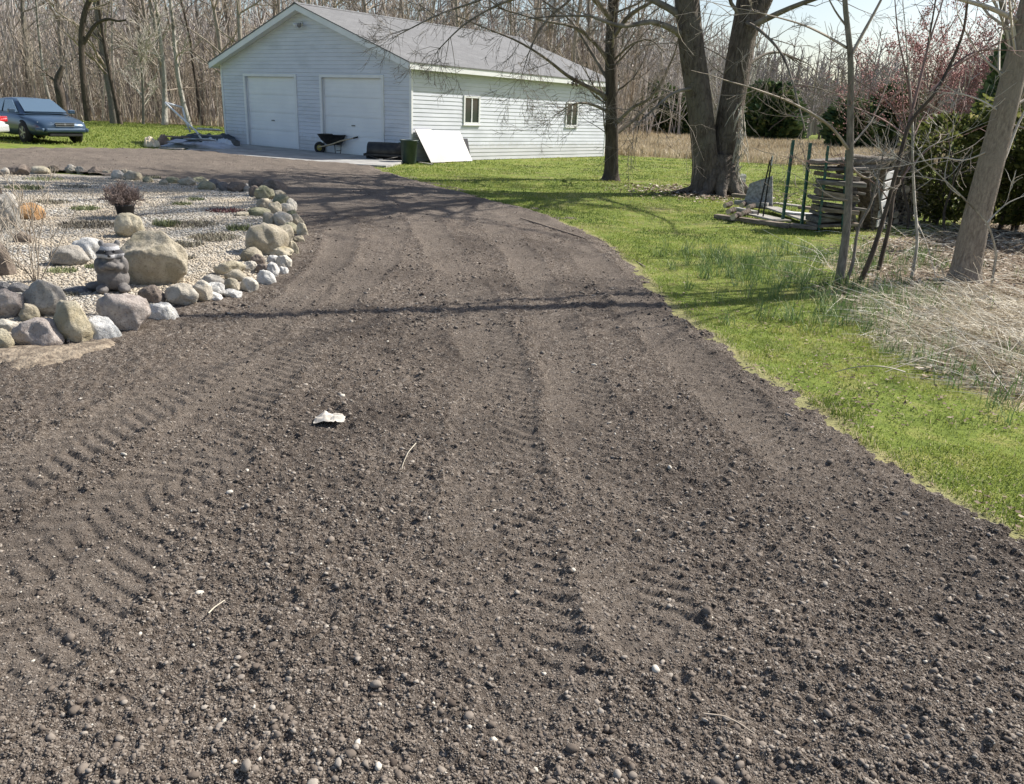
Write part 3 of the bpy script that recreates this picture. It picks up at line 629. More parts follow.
# backing wall with openings
def wallquad(mb, x0, x1, z0, z1): mb.box(((x0+x1)/2, .06, (z0+z1)/2), (x1-x0, .12, z1-z0))
wallquad(fr, -W_, -8.72, 0, HW); wallquad(fr, -5.78, -4.30, 0, HW); wallquad(fr, -1.33, 0, 0, HW)
for a, b_ in doors: wallquad(fr, a, b_, DH, HW)
fr.add([(-W_, .002, HW), (0, .002, HW), (-W_/2, .002, gable_z(-W_/2)-.02), (-W_, .12, HW), (0, .12, HW), (-W_/2, .12, gable_z(-W_/2)-.02)], [(0, 1, 2), (5, 4, 3), (0, 3, 4, 1), (1, 4, 5, 2), (2, 5, 3, 0)])
fr.build('front_wall', MT['siding'], garage)
sdw = MB(); siding(sdw, 'y', 0, L_, .0, HW, [(a-.02, b_+.02, c_-.02, d_+.02) for a, b_, c_, d_ in wins], 1)
ys_ = [0.125, wins[0][0], wins[0][1], wins[1][0], wins[1][1], L_]
for a, b_ in ((.125, wins[0][0]), (wins[0][1], wins[1][0]), (wins[1][1], L_-.13)): sdw.box((-.06, (a+b_)/2, HW/2), (.12, b_-a, HW))
for a, b_, c_, d_ in wins:
    sdw.box((-.06, (a+b_)/2, c_/2), (.12, b_-a, c_)); sdw.box((-.06, (a+b_)/2, (HW+d_)/2), (.12, b_-a, HW-d_))
sdw.build('side_wall', MT['siding'], garage)
lw = MB(); siding(lw, 'y', 0, L_, .0, HW, [], -1, off=-W_); lw.box((-W_+.06, L_/2+.0, HW/2), (.12, L_-.26, HW)); lw.build('side_wall', MT['siding'], garage)
bw_ = MB(); siding(bw_, 'x', -W_, 0, .0, 4.68, [], 1, True, off=L_); bw_.box((-W_/2, L_-.06, HW/2), (W_, .12, HW))
bw_.add([(-W_, L_-.002, HW), (0, L_-.002, HW), (-W_/2, L_-.002, gable_z(-W_/2)-.02)], [(2, 1, 0)]); bw_.build('back_wall', MT['siding'], garage)
fl = MB(); fl.box((-W_/2, L_/2, .03), (W_-.26, L_-.26, .06)); fl.build('floor_slab', M('slab', (.3, .3, .29), (.4, .4, .38), s=4, rough=.9), garage)
# corner trims
for cx_, cy_ in ((-.02, 0), (-.02, L_), (-W_+.02, 0), (-W_+.02, L_)):
    c_ = MB(); c_.box((cx_, cy_, HW/2), (.10, .07, HW)); c_.build('corner_trim', MT['trim'], garage, bevel=.004)
# roof
OS, OF = .27, .35
def rz(x): return 3.03+RISE*(W_/2-abs(x+W_/2))+.02
ro = MB()
for sgn in (-1, 1):
    xe = -W_/2+sgn*(W_/2+OS+.03); xr = -W_/2
    n = 30; V = []; Fq = []
    e0, e1 = rz(xe), rz(xr)
    a = (xe, -OF-.03, e0); b_ = (xr, -OF-.03, e1); c_ = (xr, L_+OF+.03, e1); d_ = (xe, L_+OF+.03, e0)
    lo = [(p[0], p[1], p[2]-.035) for p in (a, b_, c_, d_)]; V = [a, b_, c_, d_]+lo
    f = [(0, 1, 2, 3), (7, 6, 5, 4), (0, 4, 5, 1), (2, 6, 7, 3), (3, 7, 4, 0)]
    if sgn > 0: f = [tuple(reversed(q)) for q in f]
    ro.add(V, f)
rf = ro.build('roof', MT['shingle'], garage)
rc = MB()
for y_ in np.arange(-OF-.03, L_+OF, .3):
    rc.add([(-W_/2-.16, y_, rz(-W_/2)-.045), (-W_/2, y_, rz(-W_/2)+.028), (-W_/2+.16, y_, rz(-W_/2)-.045), (-W_/2-.16, y_+.29, rz(-W_/2)-.035), (-W_/2, y_+.29, rz(-W_/2)+.018), (-W_/2+.16, y_+.29, rz(-W_/2)-.035)], [(0, 1, 4, 3), (1, 2, 5, 4), (0, 2, 1)])
rc.build('ridge_cap', MT['shingle'], rf)
for sgn in (-1, 1):   # eave fascia + soffit
    xe = -W_/2+sgn*(W_/2+OS); f_ = MB(); f_.box((xe, L_/2, rz(xe)-.13), (.025, L_+2*OF, .17)); f_.build('fascia', MT['trim'], garage)
    s_ = MB(); s_.box((xe-sgn*OS/2-sgn*.012, L_/2, HW-.010), (OS-.03, L_+2*OF-.04, .014)); s_.build('soffit', MT['trim'], garage)
    for yy in (-OF, L_+OF):
        q = MB(); x0, x1 = xe, -W_/2; z0, z1 = rz(x0), rz(x1); th = .19
        P = [(x0, yy-.012, z0-.04), (x1, yy-.012, z1-.04), (x1, yy-.012, z1-.04-th), (x0, yy-.012, z0-.04-th)]; P += [(p[0], yy+.014, p[2]) for p in P]
        q.add(P, [(0, 1, 2, 3), (7, 6, 5, 4), (0, 4, 5, 1), (3, 2, 6, 7), (0, 3, 7, 4), (1, 5, 6, 2)]); q.build('rake_board', MT['trim'], garage)
        q = MB(); y0, y1 = (yy+.016, -.02) if yy < 0 else (L_+.02, yy-.016)
        P = [(x0, y0, z0-.16), (x1, y0, z1-.16), (x1, y1, z1-.16), (x0, y1, z0-.16)]; P += [(p[0], p[1], p[2]-.012) for p in P]
        q.add(P, [(0, 1, 2, 3), (7, 6, 5, 4), (0, 4, 5, 1), (2, 6, 7, 3), (1, 5, 6, 2), (0, 3, 7, 4)]); q.build('rake_soffit', MT['trim'], garage)
# garage doors
for a, b_ in doors:
    d = MB(); n = 4; ph = DH/n
    d.box(((a+b_)/2, .115, DH/2), (b_-a-.002, .03, DH-.002))
    for k_ in range(n):
        z0 = k_*ph+.012; z1 = (k_+1)*ph-.004; d.box(((a+b_)/2, .088, (z0+z1)/2), (b_-a-.004, .03, z1-z0))
        for r_ in range(4):
            zz = z0+.03+(r_+.5)*(z1-z0-.06)/4; d.box(((a+b_)/2, .070, zz), (b_-a-.10, .008, (z1-z0-.06)/4-.022))
    dr = d.build('garage_door', MT['door_white'], garage, bevel=.004)
    h_ = MB(); h_.box(((a+b_)/2, .055, .98), (.16, .03, .035)); h_.box(((a+b_)/2-.06, .062, .98), (.02, .05, .02)); h_.box(((a+b_)/2+.06, .062, .98), (.02, .05, .02))
    h_.build('door_handle', M('handle_metal', (.15, .15, .15), rough=.4, metal=.6), dr)
    f_ = MB()
    f_.box((a-.055, -.014, (DH+.10)/2), (.11, .07, DH+.10)); f_.box((b_+.055, -.014, (DH+.10)/2), (.11, .07, DH+.10)); f_.box(((a+b_)/2, -.014, DH+.05), (b_-a-.002, .07, .10))
    f_.box((a+.012, .075, DH/2-.004), (.024, .09, DH-.01)); f_.box((b_-.012, .075, DH/2-.004), (.024, .09, DH-.01))
    f_.build('door_frame', MT['trim'], garage, bevel=.004)
m, t, b = newmat('window_glass'); b.inputs['Base Color'].default_value = (.03, .04, .045, 1); b.inputs['Roughness'].default_value = .05; b.inputs['Specular IOR Level'].default_value = .8; MT['glass'] = m
for a, b_, c_, d_ in wins:
    yc = (a+b_)/2; zc = (c_+d_)/2; f_ = MB()
    w2, h2 = (b_-a), (d_-c_); bt = .07
    for yy in (a+bt/2, b_-bt/2): f_.box((.0, yy, zc), (.09, bt, h2))
    f_.box((.0, yc, zc), (.07, .055, h2-2*bt))
    for zz in (c_+bt/2, d_-bt/2): f_.box((.0, yc, zz), (.09, w2-2*bt, bt))
    f_.box((.03, yc, c_-.02), (.07, w2+.06, .035))
    wn = f_.build('window', MT['trim'], garage, bevel=.004)
    for q in (-1, 1):
        g_ = MB(); g_.box((.008, yc+q*(w2-2*bt+.055)/4, zc), (.006, (w2-2*bt-.055)/2+.01, h2-2*bt+.01)); g_.build('pane', MT['glass'], wn)
    cu = MB()
    for q in range(10):
        cu.box((-.05+.01*math.sin(q*1.7), a+bt+.02+q*.022*(1+.2*math.sin(q)), zc), (.006, .018, h2-.2))
    cu.build('curtain', M('curtain_cloth', (.6, .6, .58), rough=.9), wn)
# gable floodlight
fl = MB(); fx = -5.25; fz = 4.18
fl.lathe([(0, -.02), (.075, -.02), (.075, .02), (0, .02)], 16, (fx, -.03, fz), RX(R(90)))
flo = fl.build('floodlight', M('fixture_white', (.6, .6, .6), (.75, .75, .75), rough=.5), garage)
for q in (-1, 1):
    l_ = MB(); MM = RZ(q*.5) @ RX(R(115)); l_.tube([(fx, -.05, fz), (fx+q*.06, -.13, fz-.02)], .012, 6)
    l_.lathe([(0, -.02), (.035, -.02), (.045, .04), (.075, .11), (.075, .13), (0, .12)], 14, (fx+q*.08, -.14, fz-.03), MM); l_.build('lamp_head', MT['door_white'] if q < 0 else M('lamp_grey', (.2, .2, .22), rough=.4), flo)

# concrete apron (a real slab step)
AP = [GP(10.35, -.02), GP(0.3, -.02)]
apn = [G(386, 167.5), G(340, 165), G(290, 161), G(250, 157.5), G(205, 153), G(186, 151)]
poly = [(p[0], p[1]) for p in (GP(-.0, -.035), GP(10.9, -.035))]+[(float(p[0]), float(p[1])) for p in reversed(apn)]
a_ = MB().prism(poly, -.1, .052); tag(a_.build('concrete_apron', M('concrete', (.27, .265, .25), (.40, .39, .37), s=2.5, rough=.9, bmp=.003, bs=40, c3=(.22, .21, .20), s3=1.2), bevel=.01), kind='structure')

# ================================================================== things by the garage
MT['black_plastic'] = M('black_plastic', (.018, .018, .02), (.03, .03, .032), s=5, rough=.45)
MT['black_steel'] = M('black_steel', (.02, .02, .022), (.05, .048, .045), s=6, rough=.5, metal=.3, bmp=.001)
MT['rubber'] = M('rubber', (.015, .015, .015), (.028, .028, .028), s=8, rough=.85)
MT['steel'] = M('steel', (.35, .35, .36), (.5, .5, .5), s=4, rough=.4, metal=.8)
MT['yellow'] = M('yellow_paint', (.30, .24, .05), (.42, .34, .09), s=4, rough=.5)
# wheelbarrow: wheel left, handles to the right
p0 = G(334, 154.5); wb = empty('wheelbarrow', p0, R(-12), 'black wheelbarrow with pale wooden handles parked before the right garage door', 'wheelbarrow')
t_ = MB()
def loop(cx, hx, hy, z, sk=0): return [(cx-hx, -hy*.72, z), (cx-hx*.7, -hy, z), (cx+hx*.8, -hy, z), (cx+hx, -hy*.8, z), (cx+hx, hy*.8, z), (cx+hx*.8, hy, z), (cx-hx*.7, hy, z), (cx-hx, hy*.72, z)]
L3 = [loop(.02, .22, .17, .33), loop(-.02, .36, .27, .48), loop(-.03, .46, .33, .66), loop(-.03, .48, .35, .665), loop(-.03, .455, .325, .65), loop(-.02, .35, .26, .485), loop(.02, .21, .16, .345)]
V = [v for l_ in L3 for v in l_]; Fq = [(i*8+k_, i*8+(k_+1) % 8, (i+1)*8+(k_+1) % 8, (i+1)*8+k_) for i in range(6) for k_ in range(8)]+[tuple(reversed(range(8))), tuple(range(48, 56))]
t_.add(V, Fq, True).build('tray', MT['black_steel'], wb)
for s_ in (-1, 1):
    h_ = MB(); h_.tube([(-.55, s_*.07, .21), (0, s_*.20, .34), (.35, s_*.26, .46), (1.0, s_*.30, .62)], [.02, .024, .024, .02], 8); hh_ = h_.build('handle', MT['lumber'], wb)
    g_ = MB(); g_.tube([(.86, s_*.291, .585), (1.02, s_*.302, .626)], .027, 8); g_.build('grip', MT['rubber'], hh_)
    l_ = MB(); l_.tube([(.12, s_*.20, .36), (.16, s_*.22, .02), (.34, s_*.22, .02), (.40, s_*.25, .45)], .014, 6); l_.build('leg', MT['black_steel'], wb)
b_ = MB(); b_.tube([(.2, -.22, .14), (.2, .22, .14)], .012, 6); b_.build('brace', MT['black_steel'], wb)
w_ = MB(); w_.lathe([(.10, -.035), (.16, -.045), (.195, -.03), (.20, 0), (.195, .03), (.16, .045), (.10, .035)], 22, (-.52, 0, .2), RX(R(90))); wo = w_.build('wheel', MT['rubber'], wb)
w_ = MB(); w_.lathe([(0, -.03), (.105, -.03), (.105, .03), (0, .03)], 18, (-.52, 0, .2), RX(R(90))); w_.tube([(-.52, -.09, .2), (-.52, .09, .2)], .01, 6); w_.build('rim', MT['yellow'], wo)
# lawn roller
p0 = G(385, 161); lr = empty('lawn_roller', p0+np.array([0, .15, 0]), -YAW+R(36), 'black cylindrical lawn roller lying between the right door and the bin', 'lawn roller')
d_ = MB(); MM = RY(R(90)); d_.lathe([(0, -.56), (.235, -.56), (.26, -.54), (.265, -.2), (.265, .2), (.26, .54), (.235, .56), (0, .56)], 28, (0, 0, .30), MM); d_.build('drum', MT['black_steel'], lr)
f_ = MB(); f_.box((0, -.30, .17), (1.3, .04, .05)); f_.box((-.63, -.13, .19), (.04, .36, .05)); f_.box((.63, -.13, .19), (.04, .36, .05)); f_.box((0, -.28, .20), (1.1, .06, .02)); f_.build('frame', MT['black_steel'], lr, bevel=.005)
for s_ in (-1, 1):
    b_ = MB(); b_.tube([(s_*.5, -.30, .16), (s_*.06, -.75, .08)], .014, 6); b_.build('tow_bar', MT['black_steel'], lr)
    w_ = MB(); w_.lathe([(0, -.03), (.13, -.03), (.135, 0), (.13, .03), (0, .03)], 18, (s_*.60, .12, .14), MM); w_.build('end_wheel', MT['rubber'], lr)
h_ = MB(); h_.box((0, -.77, .08), (.12, .08, .03)); h_.build('hitch', MT['steel'], lr)
# trash bin
p0 = G(409, 163.5); tc_ = empty('trash_bin', p0, .2, 'dark green ribbed plastic bin standing at the garage corner', 'bin')
MT['bin'] = M('bin_green', (.014, .034, .028), (.024, .048, .038), s=5, rough=.5)
c_ = MB(); n = 32; V = []
prof = [(0, .01), (.20, .0), (.215, .03), (.262, .66), (.285, .67), (.285, .70), (.255, .70), (.21, .1), (0, .06)]
for r_, z_ in prof:
    for k_ in range(n*2):
        a = 2*math.pi*k_/(n*2); rr = r_*(1+(.012 if k_ % 4 < 2 else 0)*(1 if .02 < z_ < .66 and r_ > .1 else 0)); V.append((rr*math.cos(a), rr*math.sin(a), z_))
c_.add(V, [(i*64+k_, i*64+(k_+1) % 64, (i+1)*64+(k_+1) % 64, (i+1)*64+k_) for i in range(len(prof)-1) for k_ in range(64)], True); c_.build('bin_body', MT['bin'], tc_)
for s_ in (-1, 1):
    h_ = MB(); h_.box((s_*.29, 0, .60), (.05, .14, .03)); h_.build('handle', MT['bin'], tc_, bevel=.006)
# leaning boards on the side wall
def lean_panel(name, t0, t1, z1, foot, mat, label, cat, th=.018, skew=0, cutr=0, dx=0):
    o = MB(); e = empty(name, GP(-foot, t0), 0)
    P = []
    for (t, q) in ((t0, 0), (t1+cutr, 0), (t1, 1), (t0+skew, 1)):
        s_ = -foot*(1-q)-.035*q-dx; P.append(GP(s_, t, z1*q+.012))
    nrm_ = (Vector(P[1])-Vector(P[0])).cross(Vector(P[3])-Vector(P[0])).normalized()*th
    V = [Vector(p) for p in P]+[Vector(p)+nrm_ for p in P]; bpy.data.objects.remove(e)
    o.add(V, [(3, 2, 1, 0), (4, 5, 6, 7), (0, 1, 5, 4), (1, 2, 6, 5), (2, 3, 7, 6), (3, 0, 4, 7)])
    org = V[0]; o.v = [tuple(Vector(v)-org) for v in o.v]
    return tag(o.build(name, mat, None, org), label, cat)
MT['white_board'] = M('white_sheet', (.42, .415, .40), (.54, .53, .51), s=1.5, rough=.5, c3=(.38, .345, .28), s3=3.0, det=6)
lean_panel('white_sheet', .72, 2.22, .93, .55, MT['white_board'], 'large white sheet leaning on the sunlit garage wall under its left window', 'sheet', skew=-.62, cutr=.10)
lean_panel('black_sheet', 2.30, 2.62, .70, .22, MT['black_plastic'], 'black sheet edge showing just right of the leaning white sheet', 'sheet')
lean_panel('dark_sheet', .15, .80, .98, .66, MT['black_plastic'], 'narrow black sheet leaning between the bin and the white sheet', 'sheet', skew=-.1, dx=.05, cutr=0)
pk = MB(); pk.box((0, 0, .02), (.75, .1, .03)); tag(pk.build('plank', MT['weathered'], None, G(426, 164)), 'short grey plank lying on the grass right of the bin', 'plank').rotation_euler = (0, 0, R(-52))

# pile of sheets at the left corner of the garage
def crumple(name, cx, cy, w2, d2, h2, mat, rz_, label, cat, seed, sag=.6, th=.01):
    n = 34; V = []; 
    u = np.linspace(-1, 1, n); X, Y = np.meshgrid(u, u, indexing='xy')
    e = 1-np.maximum(np.abs(X), np.abs(Y))**3
    rd = 1-np.abs(2*fbm(X*2.1+seed+Y*.7, Y*1.8, seed+2, 3)-1); Z = h2*(.10+.55*fbm(X*1.6+seed, Y*1.6, seed, 3)*1.3+.55*rd**3)*np.clip(e, 0, 1)**.5+.02+(vn(X*7, Y*7+seed, seed+5)-.5)*h2*.18*np.clip(e*3, 0, 1)
    wob = 1+.16*(fbm(np.arctan2(Y, X)*1.2+5, Y*0+seed, seed, 2)-.5)*2
    P = np.stack([X*w2*wob, Y*d2*wob, Z], -1).reshape(-1, 3); i, j = np.meshgrid(np.arange(n-1), np.arange(n-1), indexing='ij')
    Q = np.stack([i*n+j, i*n+j+1, (i+1)*n+j+1, (i+1)*n+j], -1).reshape(-1, 4)
    o = link(name, np_mesh(name, P, [Q], smooth=True), mat, None, (cx, cy, .0)); o.rotation_euler = (0, 0, rz_)
    md = o.modifiers.new('solid', 'SOLIDIFY'); md.thickness = th; md.offset = -1
    return tag(o, label, cat)
MT['tarp_grey'] = M('grey_sheeting', (.30, .33, .38), (.46, .49, .54), s=2, rough=.5)
MT['tarp_dark'] = M('dark_sheeting', (.03, .04, .05), (.08, .09, .10), s=3, rough=.6)
q = G(200, 149); crumple('grey_tarp', q[0]-.1, q[1]+.3, 1.15, .60, .20, MT['tarp_grey'], R(-8), 'crumpled blue grey plastic tarp heaped at the left corner of the garage', 'tarp', 3)
q = G(221, 148); crumple('silver_tarp', q[0]-.15, q[1]+.1, .5, .35, .36, M('pale_sheeting', (.5, .54, .6), (.66, .7, .74), s=2, rough=.45), R(20), 'small pale tarp folded nearest the garage corner', 'tarp', 9)
q = G(207, 144); crumple('dark_tarp', q[0]-.1, q[1]+.75, 1.35, .40, .34, MT['tarp_dark'], R(-6), 'dark plastic tarp lying behind the blue grey one', 'tarp', 14)
q = G(152, 147.5); crumple('tan_sheet', q[0], q[1], .26, .22, .30, M('tan_card', (.55, .47, .34), (.7, .62, .48), s=3, rough=.8), R(25), 'crumpled pale tan sheet at the left end of the tarp heap', 'sheet', 22)
q = G(165, 146.5); crumple('brown_sack', q[0], q[1]+.1, .34, .25, .36, M('brown_sack', (.20, .14, .11), (.34, .25, .2), s=5, rough=.9), R(10), 'brown sack slumped beside the pale tan sheet', 'sack', 31)
def beam(name, P0, P1, w2, h2, mat, label=None, cat=None, group=None, roll=0, bevel=.004):
    P0 = Vector([float(k_) for k_ in P0]); P1 = Vector([float(k_) for k_ in P1]); d = P1-P0; L = d.length
    o = MB(); o.box((L/2, 0, 0), (L, w2, h2)); ob = o.build(name, mat, None, P0, bevel=bevel)
    ob.rotation_euler = (d.to_track_quat('X', 'Z') @ Matrix.Rotation(roll, 3, 'X').to_quaternion()).to_euler(); return tag(ob, label, cat, group)
A = G(184, 143.5); B = G(226, 146.8)
beam('board', A+np.array([0, .3, .52]), B+np.array([-.25, .35, .54]), .14, .04, MT['lumber'], 'yellowish board lying on top of the dark tarp', 'board')
beam('board', A+np.array([.55, .1, .57]), B+np.array([-.3, .2, .585]), .12, .04, MT['white_wood'], 'white board lying on top of the tarps next to the yellowish one', 'board')
q = G(233, 147); bk = MB(); bk.box((0, 0, .09), (.55, .25, .16)); bk.box((0, 0, .185), (.45, .2, .03)); tag(bk.build('cinder_block', M('block', (.10, .10, .10), (.17, .17, .16), s=6, rough=.9), None, (q[0], q[1], .05), bevel=.01), 'low dark block against the garage wall left of the left door', 'block').rotation_euler = (0, 0, -YAW)
for k_, (a, b, c_, d_, z_, ww, mk, lb) in enumerate([(172, 148, 196, 150, .24, .45, 'scrap_blue', 'flat blue grey scrap sheet on top of the tarp heap, left one'), (188, 149, 214, 151, .30, .35, 'scrap_pale', 'flat pale scrap sheet tilted over the tarp heap, right one'), (166, 147, 190, 146, .36, .16, 'old_wood', 'brown scrap board lying across the tarp heap'), (196, 147, 222, 149, .42, .12, 'weathered', 'grey scrap board resting on the dark tarp'), (160, 150, 184, 152, .06, .14, 'weathered', 'grey scrap board on the ground at the front of the tarp heap')]):
    if mk == 'scrap_blue': MT[mk] = M(mk, (.24, .28, .34), (.40, .44, .50), s=3, rough=.5, c3=(.15, .16, .18), s3=2)
    if mk == 'scrap_pale': MT[mk] = M(mk, (.45, .48, .52), (.62, .65, .68), s=3, rough=.5, c3=(.3, .3, .3), s3=2)
    A_ = G(a, b); B_ = G(c_, d_); A_[2] = z_; B_[2] = z_+.07*math.sin(k_*2.2); beam('scrap_sheet' if ww > .3 else 'board', A_, B_, ww, .025, MT[mk], lb, 'scrap', 'scrap on the tarp heap', roll=.25*math.sin(k_*3+1))
# white pipe frame standing behind the pile
pf = MB(); a_ = AT(196, 131, 30.3); b_ = AT(165, 102.5, 30.3); c_ = AT(182.5, 107.5, 30.5); d_ = AT(186, 122, 30.6)
org = AT(196, 146, 30.3); org[2] = 0
e = empty('pipe_frame', org, 0, 'white bent pipe frame sticking up behind the tarps', 'pipe frame')
for pp in ([a_-org+np.array([.35, 0, -.55]), a_-org, b_-org], [b_-org, c_-org], [c_-org, d_-org, d_-org+np.array([.12, .02, -.35])]):
    q = MB(); q.tube(pp, .035, 8); q.build('pipe', MT['trim'], e)

# ================================================================== cars
def make_car(name, loc, rz_, paint, label, halfrear=False):
    car = empty(name, loc, rz_, label, 'car')
    # x forward, length 5.0
    Wd = .90
    st = [(-2.50, .50, .62, .66), (-2.44, .34, .80, .82), (-2.30, .26, .92, .88), (-1.9, .22, .98, .90), (-1.2, .20, .96, .91), (-.4, .19, .945, .915), (.5, .19, .93, .915), (1.0, .20, .915, .91), (1.5, .22, .87, .90), (2.0, .24, .80, .87), (2.30, .27, .73, .80), (2.44, .32, .66, .70), (2.50, .42, .58, .56)]
    V = []; n = 12
    for x_, z0, z1, hw in st:
        prof = [(0, z0), (hw*.8, z0), (hw*.96, z0+.06), (hw, z0+(z1-z0)*.4), (hw*.995, z0+(z1-z0)*.62), (hw*.95, z1-.07), (hw*.86, z1-.015), (hw*.55, z1+.012), (0, z1+.025)]
        V += [(x_, -y_, z_) for y_, z_ in prof]+[(x_, y_, z_) for y_, z_ in reversed(prof[1:-1])]
    n = 16; Fq = [(i*n+k_, i*n+(k_+1) % n, (i+1)*n+(k_+1) % n, (i+1)*n+k_) for i in range(len(st)-1) for k_ in range(n)]
    Fq += [tuple(reversed(range(n))), tuple((len(st)-1)*n+k_ for k_ in range(n))]
    b_ = MB(); b_.add(V, Fq, True); body = b_.build('body', paint, car, subs=1)
    # cabin: roof + pillars, as closed loft
    cs = [(-1.95, .97, .66, .72), (-1.35, 1.33, .60, .75), (-.9, 1.41, .58, .77), (-.1, 1.43, .59, .78), (.35, 1.39, .59, .78), (1.28, .93, .70, .80)]
    V = []
    for x_, zt, wt, wb_ in cs:
        zb = .90; V += [(x_, -wb_, zb), (x_, -(wt+.04), zt-.05), (x_, -wt*.85, zt), (x_, 0, zt+.015), (x_, wt*.85, zt), (x_, wt+.04, zt-.05), (x_, wb_, zb)]
    n = 7; Fq = [(i*n+k_, i*n+k_+1, (i+1)*n+k_+1, (i+1)*n+k_) for i in range(len(cs)-1) for k_ in range(n-1)]
    b_ = MB(); b_.add(V, [tuple(reversed(f)) for f in Fq], True); b_.build('roof', paint, car, subs=1)
    gl = MT['car_glass']
    def quad(name, P, mat, par=car, off=.012):
        P = [Vector(p) for p in P]; nn = (P[1]-P[0]).cross(P[2]-P[0]).normalized()*off
        q = MB(); q.add([p for p in P]+[p+nn for p in P], [(3, 2, 1, 0), (4, 5, 6, 7), (0, 1, 5, 4), (1, 2, 6, 5), (2, 3, 7, 6), (3, 0, 4, 7)]); return q.build(name, mat, par)
    quad('windshield', [(1.24, -.68, .975), (1.24, .68, .975), (.44, .54, 1.375), (.44, -.54, 1.375)], gl, off=.025)
    quad('rear_window', [(-1.90, .62, 1.02), (-1.90, -.62, 1.02), (-1.38, -.52, 1.34), (-1.38, .52, 1.34)], gl, off=.03)
    for s_ in (-1, 1):
        for (x0, x1, x2, x3) in ((-.16, .98, .36, -.16), (-1.12, -.24, -.24, -.95), (-1.62, -1.18, -1.02, -1.28)):
            P = [(x0, s_*.775, .96), (x1, s_*.79, .96), (x2, s_*.648, 1.34), (x3, s_*.648, 1.34)]
            if s_ > 0: P = P[::-1]
            quad('side_window', P, gl, off=.022)
        mr = MB(); mr.box((.95, s_*.98, 1.0), (.12, .20, .13)); mr.box((.97, s_*.88, .96), (.05, .08, .04)); mr.build('mirror', paint, car, bevel=.03)
        dh = MB()
        for xh in (-.1, -1.05): dh.box((xh, s_*.915, .80), (.15, .02, .03))
        dh.build('door_handle', paint, car, bevel=.008)
        hl = quad('headlight', [(2.28, s_*.74, .56), (2.47, s_*.38, .56), (2.42, s_*.38, .68), (2.22, s_*.76, .70)][::s_], MT['lamp_glass'], off=.03)
        tl = MB(); tl.box((-2.42, s_*.66, .76), (.10, .42, .17)); tl.box((-2.30, s_*.86, .76), (.25, .06, .16)); tl.build('tail_light', MT['red_lens'], car, bevel=.02)
        for xw in (-1.38, 1.40):
            wl = MB(); wl.lathe([(.19, -.11), (.30, -.11), (.325, -.08), (.33, 0), (.325, .08), (.30, .11), (.19, .11)], 26, (xw, s_*.80, .33), RX(R(90))); wo = wl.build('wheel', MT['rubber'], car)
            rm = MB(); rm.lathe([(0, .02), (.05, .03), (.18, .05), (.205, .09), (.205, -.06), (0, -.06)], 26, (xw, s_*.825, .33), RX(R(90)) @ RX(math.pi if s_ > 0 else 0))
            for q in range(5):
                a = q*2*math.pi/5; rm.box((xw+.1*math.cos(a), s_*.905, .33+.1*math.sin(a)), (.19, .03, .05), RY(-a))
            rm.build('rim', MT['alloy'], wo)
            ar = MB(); ar.lathe([(.0, -.1), (.385, -.1), (.385, .02), (0, .02)], 26, (xw, s_*.87, .34), RX(R(90)) @ RX(math.pi if s_ > 0 else 0)); ar.build('wheel_arch', MT['rubber'], car)
    g_ = MB(); g_.box((2.475, 0, .625), (.05, .62, .10)); go_ = g_.build('grille', MT['rubber'], car, bevel=.02)
    g_ = MB(); g_.box((2.505, 0, .625), (.012, .62, .018)); g_.box((2.505, 0, .675), (.012, .66, .012)); g_.box((2.505, 0, .575), (.012, .60, .012)); g_.box((2.51, 0, .63), (.012, .05, .05)); g_.build('grille_trim', MT['alloy'], go_)
    g_ = MB(); g_.box((2.44, 0, .30), (.16, 1.1, .12)); g_.build('air_intake', MT['rubber'], car, bevel=.03)
    g_ = MB(); g_.box((2.50, 0, .44), (.11, 1.30, .15)); g_.box((2.36, .74, .44), (.30, .16, .14), RZ(-.5)); g_.box((2.36, -.74, .44), (.30, .16, .14), RZ(.5)); g_.build('front_bumper', paint, car, bevel=.05)
    g_ = MB(); g_.box((-2.50, 0, .48), (.14, 1.56, .24)); g_.build('rear_bumper', paint, car, bevel=.05)
    g_ = MB(); g_.box((-2.50, 0, .77), (.02, .32, .15)); g_.build('licence_plate', MT['trim'], car)
    return car
def carpaint(name, c):
    m, t, b = newmat(name); v = coords(t, 'Object'); n = noise(t, v, 3, 4)
    t.links.new(ramp(t, n, [(.3, tuple(k*.9 for k in c)), (.7, c)]), b.inputs['Base Color']); b.inputs['Metallic'].default_value = .35; b.inputs['Roughness'].default_value = .32
    b.inputs['Coat Weight'].default_value = .7; b.inputs['Coat Roughness'].default_value = .06; return m
m, t, b = newmat('car_glass'); b.inputs['Base Color'].default_value = (.09, .14, .19, 1); b.inputs['Roughness'].default_value = .10; b.inputs['Specular IOR Level'].default_value = 1; b.inputs['Coat Weight'].default_value = 1; MT['car_glass'] = m  # blue of the reflected sky is put into the base colour
MT['lamp_glass'] = M('lamp_glass', (.5, .53, .56), (.75, .77, .8), s=14, rough=.12, metal=.3, coat=1); MT['red_lens'] = M('red_lens', (.42, .012, .015), (.5, .02, .02), rough=.15, coat=1); MT['alloy'] = M('alloy', (.5, .5, .52), (.65, .65, .66), rough=.3, metal=.7)
wp_ = G(27, 142.5); h_ = np.array([.8, -.6]); w__ = np.array([.6, .8])
cc = wp_[:2]-h_*1.40+w__*.82
make_car('parked_sedan', (cc[0], cc[1], 0), math.atan2(-.6, .8), carpaint('slate_blue_paint', (.055, .095, .15)), 'slate blue sedan parked on the grass facing the driveway')
rc_ = G(12, 143.5); hd = np.array([-1, .12]); hd /= np.linalg.norm(hd); rw = np.array([.12, 1.]); rw /= np.linalg.norm(rw)
cc = rc_[:2]+hd*2.5-rw*.85
